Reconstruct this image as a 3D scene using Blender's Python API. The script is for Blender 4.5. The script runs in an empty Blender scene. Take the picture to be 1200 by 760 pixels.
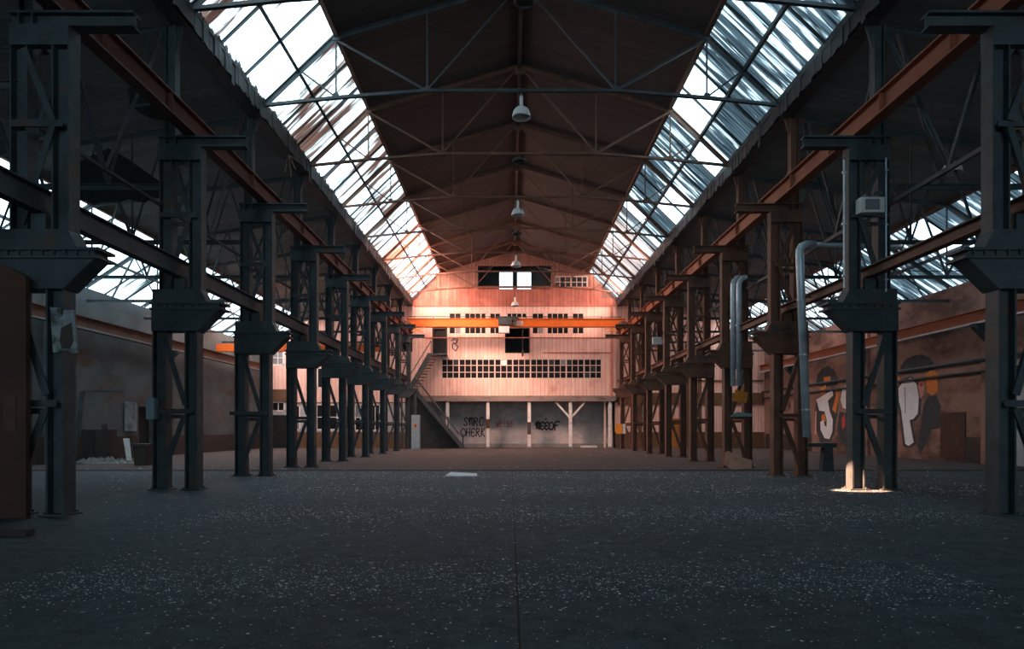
import bpy, bmesh, math, random
from mathutils import Vector
R = random.Random(7)
SC = bpy.context.scene
COL = SC.collection

# ------------------------------------------------------------------ layout
CX = 0.36            # centre line of the nave
BAY = 5.05
Y0 = 12.0            # first pair of columns in view
NB = 9               # columns per row
YE = 55.5            # face of the timber end wall
YB = 58.6            # outer end wall
YF = -30.0            # wall behind the camera
WU = 20.4            # half width of the hall
CAMZ = 1.5

def at(px, py, d):
    return Vector(((px - 598) * d / 800, d, CAMZ + (503 - py) * d / 800))
def ex(px, d=YE): return (px - 598) * d / 800
def ez(py, d=YE): return CAMZ + (503 - py) * d / 800

# ------------------------------------------------------------------ mesh collector
class MB:
    def __init__(s):
        s.v = []; s.f = []; s.m = []; s.mi = 0
    def add(s, vs, fs):
        o = len(s.v)
        s.v += [tuple(v) for v in vs]
        s.f += [tuple(o + i for i in f) for f in fs]
        s.m += [s.mi] * len(fs)
        return s
    def box(s, x0, x1, y0, y1, z0, z1):
        x0, x1 = sorted((x0, x1)); y0, y1 = sorted((y0, y1)); z0, z1 = sorted((z0, z1))
        return s.add([(x0,y0,z0),(x1,y0,z0),(x1,y1,z0),(x0,y1,z0),(x0,y0,z1),(x1,y0,z1),(x1,y1,z1),(x0,y1,z1)],
                     [(0,3,2,1),(4,5,6,7),(0,1,5,4),(1,2,6,5),(2,3,7,6),(3,0,4,7)])
    def extrude(s, prof, p0, p1, side, up):
        """profile (list of (a,b)) swept from p0 to p1"""
        n = len(prof); vs = []
        for p in (p0, p1):
            for a, b in prof: vs.append(p + side * a + up * b)
        fs = [(i, (i + 1) % n, n + (i + 1) % n, n + i) for i in range(n)]
        fs += [tuple(range(n - 1, -1, -1)), tuple(range(n, 2 * n))]
        return s.add(vs, fs)
    def bar(s, p0, p1, w, h, kind='rect', up=None, t=0.02):
        p0 = Vector(p0); p1 = Vector(p1); ax = (p1 - p0).normalized()
        if up is None: up = (0, 0, 1) if abs(ax.z) < 0.9 else (0, 1, 0)
        side = ax.cross(Vector(up)).normalized(); u = side.cross(ax).normalized()
        a, b = w / 2, h / 2
        if kind == 'rect': pr = [(-a,-b),(a,-b),(a,b),(-a,b)]
        elif kind == 'I':      # flanges at +-h
            pr = [(-a,-b),(a,-b),(a,-b+t),(t/2,-b+t),(t/2,b-t),(a,b-t),(a,b),(-a,b),(-a,b-t),(-t/2,b-t),(-t/2,-b+t),(-a,-b+t)]
        elif kind == 'H':      # flanges at +-w
            pr = [(-a,-b),(-a+t,-b),(-a+t,-t/2),(a-t,-t/2),(a-t,-b),(a,-b),(a,b),(a-t,b),(a-t,t/2),(-a+t,t/2),(-a+t,b),(-a,b)]
        elif kind == 'L': pr = [(-a,-b),(a,-b),(a,-b+t),(-a+t,-b+t),(-a+t,b),(-a,b)]
        elif kind == 'T': pr = [(-a,b-t),(-t/2,b-t),(-t/2,-b),(t/2,-b),(t/2,b-t),(a,b-t),(a,b),(-a,b)]
        return s.extrude(pr, p0, p1, side, u)
    def tube(s, pts, r, n=10):
        pts = [Vector(p) for p in pts]; vs = []; fs = []
        prev = None
        for i, p in enumerate(pts):
            d = (pts[min(i + 1, len(pts) - 1)] - pts[max(i - 1, 0)]).normalized()
            ref = prev if prev is not None else (Vector((0,0,1)) if abs(d.z) < .9 else Vector((0,1,0)))
            a = d.cross(ref).normalized(); b = a.cross(d).normalized(); prev = b
            for k in range(n):
                t = 2 * math.pi * k / n
                vs.append(p + a * math.cos(t) * r + b * math.sin(t) * r)
        for i in range(len(pts) - 1):
            for k in range(n):
                fs.append((i*n+k, i*n+(k+1) % n, (i+1)*n+(k+1) % n, (i+1)*n+k))
        fs += [tuple(range(n - 1, -1, -1)), tuple((len(pts)-1)*n + k for k in range(n))]
        return s.add(vs, fs)
    def lathe(s, prof, c, n=24):
        c = Vector(c); vs = []; fs = []
        for r, z in prof:
            for k in range(n):
                t = 2 * math.pi * k / n
                vs.append(c + Vector((r * math.cos(t), r * math.sin(t), z)))
        for i in range(len(prof) - 1):
            for k in range(n):
                fs.append((i*n+k, i*n+(k+1) % n, (i+1)*n+(k+1) % n, (i+1)*n+k))
        return s.add(vs, fs)
    def prism(s, poly, y0, y1):
        """polygon in XZ, thick along Y"""
        n = len(poly)
        vs = [(x, y0, z) for x, z in poly] + [(x, y1, z) for x, z in poly]
        fs = [(i, (i+1) % n, n + (i+1) % n, n + i) for i in range(n)] + [tuple(range(n-1,-1,-1)), tuple(range(n, 2*n))]
        return s.add(vs, fs)
    def prism_x(s, poly, x0, x1):
        """polygon in YZ, thick along X"""
        n = len(poly)
        vs = [(x0, y, z) for y, z in poly] + [(x1, y, z) for y, z in poly]
        fs = [(i, (i+1) % n, n + (i+1) % n, n + i) for i in range(n)] + [tuple(range(n-1,-1,-1)), tuple(range(n, 2*n))]
        return s.add(vs, fs)
    def build(s, name, mats, parent=None, bevel=0, smooth=False):
        if not isinstance(mats, (list, tuple)): mats = [mats]
        off = Vector((0, 0, 0)); q = parent
        while q is not None:
            off += q.location; q = q.parent
        loc = Vector((0, 0, 0))
        if parent is None:
            xs = [v[0] for v in s.v]; ys = [v[1] for v in s.v]; zs = [v[2] for v in s.v]
            loc = Vector(((min(xs)+max(xs))/2, (min(ys)+max(ys))/2, min(zs))); off = loc
        me = bpy.data.meshes.new(name)
        me.from_pydata([(v[0]-off.x, v[1]-off.y, v[2]-off.z) for v in s.v], [], s.f)
        for m in mats: me.materials.append(m)
        for p, i in zip(me.polygons, s.m): p.material_index = i; p.use_smooth = smooth
        bm = bmesh.new(); bm.from_mesh(me); bmesh.ops.recalc_face_normals(bm, faces=bm.faces); bm.to_mesh(me); bm.free()
        me.update()
        o = bpy.data.objects.new(name, me); COL.objects.link(o)
        o.location = loc
        if parent is not None: o.parent = parent
        if bevel:
            b = o.modifiers.new('bevel', 'BEVEL'); b.width = bevel; b.segments = 2; b.limit_method = 'ANGLE'
        return o

def tag(o, label=None, cat=None, group=None, kind='thing'):
    if label: o['label'] = label
    if cat: o['category'] = cat
    if group: o['group'] = group
    if kind: o['kind'] = kind
    return o
def empty(name, loc=(0, 0, 0), label=None, cat=None, group=None, kind='thing'):
    o = bpy.data.objects.new(name, None); COL.objects.link(o)
    o.location = loc; o.empty_display_size = .2
    return tag(o, label, cat, group, kind)
def copy_tree(o, parent=None):
    c = o.copy(); COL.objects.link(c)
    if parent is not None: c.parent = parent
    for ch in list(o.children): copy_tree(ch, c)
    return c
ORD = ['nearest', 'second', 'third', 'fourth', 'fifth', 'sixth', 'seventh', 'eighth', 'farthest']

# ------------------------------------------------------------------ materials
def newmat(name):
    m = bpy.data.materials.new(name); m.use_nodes = True
    nt = m.node_tree; nt.nodes.clear()
    return m, nt
def N(nt, t, **kw):
    n = nt.nodes.new(t)
    for k, v in kw.items():
        if k in n.inputs: n.inputs[k].default_value = v
        else: setattr(n, k, v)
    return n
def ramp(nt, stops, fac):
    r = nt.nodes.new('ShaderNodeValToRGB'); e = r.color_ramp.elements
    e[0].position, e[0].color = stops[0][0], (*stops[0][1], 1)
    e[1].position, e[1].color = stops[-1][0], (*stops[-1][1], 1)
    for p, c in stops[1:-1]:
        k = e.new(p); k.color = (*c, 1)
    nt.links.new(fac, r.inputs[0]); return r.outputs[0]
def coords(nt, scale=(1,1,1), rnd=True):
    tc = N(nt, 'ShaderNodeTexCoord'); mp = N(nt, 'ShaderNodeMapping')
    mp.inputs['Scale'].default_value = scale
    nt.links.new(tc.outputs['Object'], mp.inputs[0])
    if rnd:
        oi = N(nt, 'ShaderNodeObjectInfo'); mu = N(nt, 'ShaderNodeMath', operation='MULTIPLY'); mu.inputs[1].default_value = 37
        nt.links.new(oi.outputs['Random'], mu.inputs[0]); nt.links.new(mu.outputs[0], mp.inputs['Location'])
    return mp.outputs[0], tc.outputs['Object']
def noise(nt, vec, scale, detail=5, rough=.6, dist=0):
    n = N(nt, 'ShaderNodeTexNoise'); n.inputs['Scale'].default_value = scale; n.inputs['Detail'].default_value = detail
    n.inputs['Roughness'].default_value = rough; n.inputs['Distortion'].default_value = dist
    nt.links.new(vec, n.inputs['Vector']); return n.outputs[0]
def mixc(nt, fac, a, b, mode='MIX'):
    m = N(nt, 'ShaderNodeMix', data_type='RGBA', blend_type=mode)
    for sck, val in ((m.inputs[0], fac), (m.inputs[6], a), (m.inputs[7], b)):
        if hasattr(val, 'links') or isinstance(val, bpy.types.NodeSocket): nt.links.new(val, sck)
        elif isinstance(val, tuple): sck.default_value = (*val, 1)
        else: sck.default_value = val
    return m.outputs[2]
def finish(nt, col, rough=.7, metal=0, bump=None, bs=.2, spec=.4, bd=.02):
    b = N(nt, 'ShaderNodeBsdfPrincipled'); o = N(nt, 'ShaderNodeOutputMaterial')
    if isinstance(col, tuple): b.inputs['Base Color'].default_value = (*col, 1)
    else: nt.links.new(col, b.inputs['Base Color'])
    if isinstance(rough, (int, float)): b.inputs['Roughness'].default_value = rough
    else: nt.links.new(rough, b.inputs['Roughness'])
    b.inputs['Metallic'].default_value = metal; b.inputs['Specular IOR Level'].default_value = spec
    if bump is not None:
        n = N(nt, 'ShaderNodeBump'); n.inputs['Strength'].default_value = bs; n.inputs['Distance'].default_value = bd
        nt.links.new(bump, n.inputs['Height']); nt.links.new(n.outputs[0], b.inputs['Normal'])
    nt.links.new(b.outputs[0], o.inputs[0])

def worn(name, c1, c2, scale=3, rough=.7, metal=0, c3=None, thr=.62, stretch=(1,1,1), bs=.25, spec=.35):
    """paint or metal in two shades with patches of a third (rust, dirt)"""
    m, nt = newmat(name); v, raw = coords(nt, stretch)
    n1 = noise(nt, v, scale, 6); c = ramp(nt, [(.3, c1), (.7, c2)], n1)
    if c3 is not None:
        n2 = noise(nt, v, scale * .45, 8, .7)
        f = ramp(nt, [(thr - .06, (0,0,0)), (thr + .06, (1,1,1))], n2)
        c = mixc(nt, f, c, c3)
    finish(nt, c, rough, metal, n1, bs, spec); return m

def boards(name, axis, width, c1, c2, dirt, gap=.05, thr=.6, rough=.75, dirt_scale=.5, bs=.5):
    """boards side by side along an axis, dark joints between, blotches of dirt"""
    m, nt = newmat(name); v, raw = coords(nt, (1,1,1), False)
    sx = N(nt, 'ShaderNodeSeparateXYZ'); nt.links.new(raw, sx.inputs[0])
    dv = N(nt, 'ShaderNodeMath', operation='DIVIDE'); nt.links.new(sx.outputs[axis], dv.inputs[0]); dv.inputs[1].default_value = width
    fl = N(nt, 'ShaderNodeMath', operation='FLOOR'); nt.links.new(dv.outputs[0], fl.inputs[0])
    fr = N(nt, 'ShaderNodeMath', operation='FRACT'); nt.links.new(dv.outputs[0], fr.inputs[0])
    wn = N(nt, 'ShaderNodeTexWhiteNoise', noise_dimensions='1D'); nt.links.new(fl.outputs[0], wn.inputs['W'])
    base = ramp(nt, [(0, c1), (1, c2)], wn.outputs['Value'])
    n = noise(nt, v, dirt_scale, 8, .68)
    st = [1.0, 1.0, .25]
    mp = N(nt, 'ShaderNodeMapping'); mp.inputs['Scale'].default_value = tuple(st); nt.links.new(raw, mp.inputs[0])
    n2 = noise(nt, mp.outputs[0], 4, 4)
    base = mixc(nt, ramp(nt, [(.35, (.0,.0,.0)), (.75, (.45,.45,.45))], n2), base, dirt)
    base = mixc(nt, ramp(nt, [(thr - .08, (0,0,0)), (thr + .12, (.85,.85,.85))], n), base, dirt)
    lt = N(nt, 'ShaderNodeMath', operation='LESS_THAN'); nt.links.new(fr.outputs[0], lt.inputs[0]); lt.inputs[1].default_value = gap
    jf = N(nt, 'ShaderNodeMath', operation='MULTIPLY'); nt.links.new(lt.outputs[0], jf.inputs[0]); jf.inputs[1].default_value = .7
    c = mixc(nt, jf.outputs[0], base, tuple(x * .15 for x in dirt))
    inv = N(nt, 'ShaderNodeMath', operation='SUBTRACT'); inv.inputs[0].default_value = 1; nt.links.new(lt.outputs[0], inv.inputs[1])
    finish(nt, c, rough, 0, inv.outputs[0], bs); return m

def glazing(name, streak_dark, streak_light, thr, tint=(.97,.99,1), freq=4.0, trans=.75):
    """roof glazing: clear where clean, translucent where grimy; the grime runs down the slope"""
    m, nt = newmat(name); v, raw = coords(nt, (.22, freq, .22), True)
    n = noise(nt, v, 1.0, 5, .62, .35)
    v2, _ = coords(nt, (.5, .5, .5), True); nb = noise(nt, v2, .55, 3, .5)
    ad = N(nt, 'ShaderNodeMath', operation='MULTIPLY_ADD'); nt.links.new(nb, ad.inputs[0]); ad.inputs[1].default_value = .55; nt.links.new(n, ad.inputs[2])
    f = ramp(nt, [(thr - .07, (0,0,0)), (thr + .09, (1,1,1))], ad.outputs[0])
    v3, _ = coords(nt, (.35, freq * 2.2, .35), True); n3 = noise(nt, v3, 1.3, 4)
    col = ramp(nt, [(.35, streak_dark), (.68, streak_light)], n3)
    tr = N(nt, 'ShaderNodeBsdfTransparent'); tr.inputs[0].default_value = (*tint, 1)
    tl = N(nt, 'ShaderNodeBsdfTranslucent'); nt.links.new(col, tl.inputs[0])
    df = N(nt, 'ShaderNodeBsdfDiffuse'); nt.links.new(mixc(nt, .5, col, (.02,.02,.02)), df.inputs[0])
    g = N(nt, 'ShaderNodeMixShader'); g.inputs[0].default_value = 1 - trans
    nt.links.new(tl.outputs[0], g.inputs[1]); nt.links.new(df.outputs[0], g.inputs[2])
    x = N(nt, 'ShaderNodeMixShader'); nt.links.new(f, x.inputs[0]); nt.links.new(tr.outputs[0], x.inputs[1]); nt.links.new(g.outputs[0], x.inputs[2])
    o = N(nt, 'ShaderNodeOutputMaterial'); nt.links.new(x.outputs[0], o.inputs[0]); return m

def plain(name, col, rough=.6, metal=0, spec=.4):
    m, nt = newmat(name); v, _ = coords(nt); n = noise(nt, v, 6, 4)
    finish(nt, mixc(nt, ramp(nt, [(.3, (0,0,0)), (.8, (.35,.35,.35))], n), col, tuple(c * .5 for c in col)), rough, metal, None, .2, spec); return m

M = {}
M['steel'] = worn('steel', (.034,.043,.048), (.070,.085,.092), 2.5, .6, .05, (.10,.055,.034), .62)
M['rusty'] = worn('rusty_steel', (.12,.056,.036), (.21,.095,.060), 2.2, .7, .05, (.06,.048,.044), .60)
M['red_paint'] = worn('red_girder_paint', (.10,.028,.020), (.15,.045,.030), 2, .55, .05, (.05,.04,.04), .62, (1,.3,1))
M['orange_girder'] = worn('rust_orange_girder', (.26,.075,.035), (.36,.115,.055), 2, .6, .05, (.12,.05,.035), .66, (1,.3,1))
M['crane_orange'] = worn('crane_orange', (.62,.115,.008), (.72,.15,.012), 1.5, .5, 0, (.30,.08,.02), .68)
M['roof'] = boards('roof_boards', 1, .22, (.062,.052,.047), (.095,.076,.067), (.042,.038,.037), .05, .6)
M['aisle_roof'] = boards('aisle_roof_boards', 1, .45, (.17,.20,.205), (.25,.275,.275), (.11,.11,.105), .02, .6)
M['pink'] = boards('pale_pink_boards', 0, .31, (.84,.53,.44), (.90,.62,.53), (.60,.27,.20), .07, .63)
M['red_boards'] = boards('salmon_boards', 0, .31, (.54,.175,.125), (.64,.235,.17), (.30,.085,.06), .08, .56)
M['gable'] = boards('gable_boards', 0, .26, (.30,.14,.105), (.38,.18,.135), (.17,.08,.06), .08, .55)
M['trim_wood'] = worn('grey_brown_timber', (.20,.15,.13), (.30,.23,.20), 3, .8, 0, (.10,.08,.07), .6, (.3,1,1))
M['pale_trim'] = worn('pale_trim', (.66,.47,.40), (.76,.56,.48), 3, .7)
M['muntin'] = worn('muntin_paint', (.62,.45,.39), (.72,.55,.48), 5, .6)
M['white_post'] = worn('white_post_paint', (.62,.57,.54), (.78,.73,.69), 4, .6, 0, (.35,.26,.22), .64)
M['plaster'] = worn('grey_plaster', (.29,.29,.295), (.43,.42,.42), 1.1, .85, 0, (.55,.49,.46), .55)
M['left_wall'] = worn('dirty_plaster', (.075,.090,.094), (.145,.155,.155), .9, .9, 0, (.12,.065,.048), .60, (1,.5,1))
M['right_wall'] = worn('stained_pink_plaster', (.25,.145,.115), (.36,.21,.165), .9, .9, 0, (.12,.07,.055), .55, (1,.5,1))
M['dado'] = worn('dark_dado', (.045,.035,.032), (.075,.055,.047), 1.2, .8)
M['brown'] = worn('brown_panel', (.10,.052,.028), (.16,.085,.045), 2, .7)
M['dark'] = worn('dark_interior', (.010,.011,.012), (.018,.019,.02), 2, .9)
M['concrete'] = worn('concrete_kerb', (.18,.175,.17), (.27,.26,.255), 3, .9)
M['dark_glass'] = plain('dark_glass', (.010,.010,.011), .4, 0, .12)
M['blue_glass'] = plain('blue_dusty_glass', (.03,.045,.052), .35, 0, .2)
M['grey_pane'] = plain('dusty_grey_pane', (.22,.22,.23), .3)
M['white_pane'] = plain('white_pane', (.85,.82,.80), .5)
M['white_metal'] = worn('white_enamel', (.62,.60,.58), (.74,.72,.70), 6, .4, 0, (.36,.27,.22), .66)
M['galvanised'] = worn('galvanised', (.42,.48,.52), (.62,.68,.72), 3, .4, .35, None)
M['cab_blue'] = worn('blue_grey_enamel', (.22,.29,.33), (.30,.37,.41), 3, .5, 0, (.12,.13,.14), .66)
M['orange_board'] = worn('orange_board', (.78,.25,.02), (.86,.32,.03), 3, .6, 0, (.40,.13,.03), .66)
M['cardboard'] = worn('salmon_board', (.52,.25,.17), (.62,.33,.23), 4, .8, 0, (.30,.15,.10), .64)
M['rust_panel'] = worn('rust_brown_panel', (.055,.026,.018), (.095,.042,.027), 1.6, .75, 0, (.06,.04,.033), .62)
M['paper'] = worn('torn_paper', (.20,.22,.22), (.34,.35,.35), 8, .85, 0, (.07,.075,.08), .52)
M['tarp'] = worn('dark_roofing_felt', (.014,.016,.017), (.03,.032,.033), 4, .9)
M['cable'] = plain('black_cable', (.02,.021,.022), .6)
M['flake'] = worn('pale_flakes', (.58,.61,.64), (.84,.86,.88), 30, .8)
M['flake_dark'] = worn('dark_flakes', (.03,.034,.038), (.16,.17,.18), 30, .9)
M['black_paint'] = plain('black_spray', (.022,.022,.028), .6)
M['red_paint_spray'] = plain('red_spray', (.36,.06,.05), .6)
M['white_spray'] = worn('white_spray', (.74,.76,.79), (.86,.88,.90), 4, .7)
M['orange_spray'] = worn('orange_spray', (.66,.20,.04), (.78,.28,.06), 5, .7)
M['pink_spray'] = plain('pink_spray', (.68,.34,.30), .7)
M['dark_spray'] = worn('charcoal_spray', (.035,.04,.045), (.07,.075,.08), 3, .8)
M['red_spot'] = plain('bright_red_spray', (.6,.06,.05), .7)
M['bulb'] = plain('clear_bulb', (.75,.85,.88), .1)
M['yellow'] = plain('yellow_sign', (.80,.42,.06), .5)
M['chrome'] = plain('chrome', (.6,.62,.63), .15, .9)
M['glass_left'] = glazing('rust_streaked_glazing', (.03,.011,.008), (.14,.066,.048), .765, (1,.99,.98), 2.4, .8)
M['glass_right'] = glazing('grimy_ribbed_glazing', (.003,.004,.005), (.062,.078,.09), .675, (.96,.99,1), 3.2, .85)
M['glass_aisle'] = glazing('aisle_glazing', (.01,.012,.014), (.12,.13,.14), .82, (.98,.99,1), 2.6, .8)

def floor_mat():
    m, nt = newmat('dusty_concrete_floor'); v, raw = coords(nt, (1,1,1), False)
    n1 = noise(nt, v, .35, 8, .62); n2 = noise(nt, v, 3.5, 8, .7); n3 = noise(nt, v, 42, 4, .7)
    c = ramp(nt, [(.28, (.050,.070,.083)), (.72, (.100,.128,.146))], n1)
    c = mixc(nt, ramp(nt, [(.42, (0,0,0)), (.66, (.75,.75,.75))], n2), c, (.026,.036,.043))
    c = mixc(nt, ramp(nt, [(.57, (0,0,0)), (.68, (.75,.75,.75))], n3), c, (.21,.24,.26))
    sx = N(nt, 'ShaderNodeSeparateXYZ'); nt.links.new(raw, sx.inputs[0])
    # mixed towards reddish brown beyond the rail slot
    mr = N(nt, 'ShaderNodeMath', operation='GREATER_THAN'); nt.links.new(sx.outputs[1], mr.inputs[0]); mr.inputs[1].default_value = FLOOR_SPLIT
    f2 = N(nt, 'ShaderNodeMath', operation='MULTIPLY'); nt.links.new(mr.outputs[0], f2.inputs[0]); f2.inputs[1].default_value = .8
    c = mixc(nt, f2.outputs[0], c, ramp(nt, [(.3, (.055,.040,.036)), (.7, (.095,.068,.060))], n1))
    r = ramp(nt, [(.3, (.82,.82,.82)), (.7, (.97,.97,.97))], n1)
    finish(nt, c, r, 0, n2, .35, .12); return m
FLOOR_SPLIT = 25.2 - (YF + YB) / 2
M['floor'] = floor_mat()

# ------------------------------------------------------------------ helpers for walls
def eave_u():  return 8.33
def roof_z(u):
    """underside of the roof over the nave and the aisles"""
    u = abs(u)
    if u <= 6.0: return 16.05 - .292 * u
    if u <= 8.33: return 14.30 - (u - 6.0) * (14.30 - 12.05) / 2.33
    if u <= 8.6: return 12.05
    if u <= 17.0: return 11.7 - (u - 8.5) * 1.2 / 8.5
    return 10.5 - (u - 17.0) * 2.25 / 3.4

def profile_wall(mb, x0, x1, z0, y0, y1, holes, zones):
    """wall in XZ up to the roof, with rectangular holes; zones = [(ztop, material slot)]"""
    xs = {x0, x1}
    for h in holes: xs |= {h[0], h[1]}
    for u in (-17.0, -8.6, -8.33, -6, 0, 6, 8.33, 8.6, 17.0): xs.add(CX + u)
    xs = sorted(x for x in xs if x0 - 1e-6 <= x <= x1 + 1e-6)
    for a, b in zip(xs, xs[1:]):
        if b - a < 1e-4: continue
        mid = (a + b) / 2
        za, zb = roof_z(a + 1e-4 - CX), roof_z(b - 1e-4 - CX)
        zmin = min(za, zb)
        hs = sorted((h[2], h[3]) for h in holes if h[0] < mid < h[1])
        segs = []; z = z0
        for p, q in hs:
            if p > z: segs.append((z, p))
            z = max(z, q)
        segs.append((z, None))
        for p, q in segs:
            zz = p
            for top, slot in zones:
                end = zmin if q is None else q
                e = min(top, end)
                if e > zz + 1e-4:
                    mb.mi = slot; mb.box(a, b, y0, y1, zz, e); zz = e
            if q is None and zz <= zmin + 1e-4 and abs(za - zb) > 1e-4:
                mb.mi = zones[-1][1]
                mb.prism([(a, zmin), (b, zmin), (b, zb), (a, za)] if zb > za + 1e-6 or True else [], y0, y1)
    mb.mi = 0

def grid_window(name, x0, x1, z0, z1, y, nc, nr, glass=None, frame='muntin', label=None, bar=.05, fr=.08, depth=.1, odd=()):
    """frame with glazing bars (one mesh) and its panes (child)"""
    mb = MB()
    mb.box(x0, x1, y - depth/2, y + depth/2, z0, z0 + fr); mb.box(x0, x1, y - depth/2, y + depth/2, z1 - fr, z1)
    mb.box(x0, x0 + fr, y - depth/2, y + depth/2, z0, z1); mb.box(x1 - fr, x1, y - depth/2, y + depth/2, z0, z1)
    for i in range(1, nc):
        x = x0 + (x1 - x0) * i / nc; w = bar if i % 3 else bar * 1.8
        mb.box(x - w/2, x + w/2, y - depth*.4, y + depth*.4, z0, z1)
    for j in range(1, nr):
        z = z0 + (z1 - z0) * j / nr
        mb.box(x0, x1, y - depth*.35, y + depth*.35, z - bar/2, z + bar/2)
    o = mb.build(name, M[frame]); tag(o, label, 'window', None, 'structure')
    g = MB(); rr = random.Random(hash((round(x0, 2), nc)) & 0xffff)
    for i in range(nc):
        for j in range(nr):
            k = 0
            v = rr.random()
            if v > .93: k = 1
            elif v > .88: k = 3
            if (i, j) in odd: k = 2
            g.mi = k
            xa = x0 + (x1-x0)*i/nc; xb = x0 + (x1-x0)*(i+1)/nc; za = z0 + (z1-z0)*j/nr; zb = z0 + (z1-z0)*(j+1)/nr
            g.box(xa, xb, y + .012, y + .02, za, zb)
    g.build('pane', [glass or M['dark_glass'], M['blue_glass'], M['white_pane'], M['grey_pane']], o)
    return o

def S(o, label=None, cat=None): return tag(o, label, cat, None, 'structure')

# ------------------------------------------------------------------ the setting
XL, XR = CX - WU, CX + WU
fl = MB().box(XL - .5, XR + .5, YF, YB, -.3, 0).build('floor', M['floor']); fl.location.z = -.3
S(fl, 'dark dusty concrete floor strewn with pale flakes', 'floor')
# seams of the slab
mb = MB(); mb.box(.056, .074, 3.6, 24.6, .001, .004)
S(mb.build('trim_1', M['dark']), 'dark joint running down the middle of the concrete floor', 'floor joint')
mb = MB(); mb.box(XL + .4, XR - .4, 24.75, 24.85, .001, .012); mb.box(XL + .4, XR - .4, 25.12, 25.2, .001, .012)
S(mb.build('trim_2', M['dark']), 'dark rail slot crossing the concrete floor', 'rail slot')

# ceiling: nave slopes and aisle slopes, boards on the underside
def slope(mb, u0, z0, u1, z1, ya, yb, s, th=.14):
    n = Vector((-(z1 - z0), 0, (u1 - u0))).normalized() * th
    if n.z < 0: n = -n
    n = Vector((n.x * s, 0, n.z))
    a = Vector((CX + s*u0, 0, z0)); b = Vector((CX + s*u1, 0, z1))
    if s < 0: pass
    poly = [a, b, b + n, a + n]
    mb.prism([(p.x, p.z) for p in poly], ya, yb)
SKYA = Y0 + BAY*2; SKY0 = Y0 + BAY/3      # the glazing starts here
c = MB()
for s in (-1, 1):
    c.mi = 0
    slope(c, 0, 16.05, 6.0, 14.30, YF, YB, s)
    slope(c, 6.0, 14.30, 8.33, 12.05, YF, SKY0, s)
    c.mi = 1
    slope(c, 8.5, 11.70, 17.0, 10.50, YF, YB, s)
    slope(c, 17.0, 10.5, 20.6, 8.12, YF, SKYA, s)
    c.mi = 0
    slope(c, 6.0, 14.30, 8.33, 12.05, YE + .2, YB, s)
    c.mi = 1
    slope(c, 17.0, 10.5, 20.6, 8.12, YE + .2, YB, s)
S(c.build('ceiling', [M['roof'], M['aisle_roof']]), 'brown boarded underside of the pitched roof', 'ceiling')

# eave beams between nave glazing and aisle roof
for i, s in enumerate((-1, 1)):
    mb = MB()
    mb.box(CX + s*8.36, CX + s*8.78, YF, YB, 11.55, 12.04)
    S(mb.build('trim_%d' % (3 + i), M['steel']), ('left' if s < 0 else 'right') + ' dark eave gutter below the roof glazing', 'gutter')
    # ragged ribbed flashing that hangs under the glazing
    mb = MB(); rr = random.Random(5 + i); y = 12.6; u0 = 8.24
    pts_top = []; pts_bot = []
    while y < YE - .3:
        w = rr.uniform(.10, .26)
        zb = 11.5 + rr.uniform(-.05, .06) - (.2 if rr.random() < .03 else 0); zt = 12.04 + abs(rr.gauss(0, .05))
        mb.prism_x([(y, zb), (y + w, zb + rr.uniform(-.05, .05)), (y + w*.9, zt), (y + w*.4, zt + rr.uniform(0, .1)), (y, zt - .05)],
                   CX + s*(u0 + rr.uniform(0, .03)), CX + s*(u0 + .05))
        y += w
    S(mb.build('trim_%d' % (5 + i), worn('flashing_%d' % i, (.018,.021,.023), (.05,.056,.06), 3, .6, .1, (.06,.035,.025), .6)),
      ('left' if s < 0 else 'right') + ' ragged ribbed flashing hanging below the eave', 'flashing')

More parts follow.
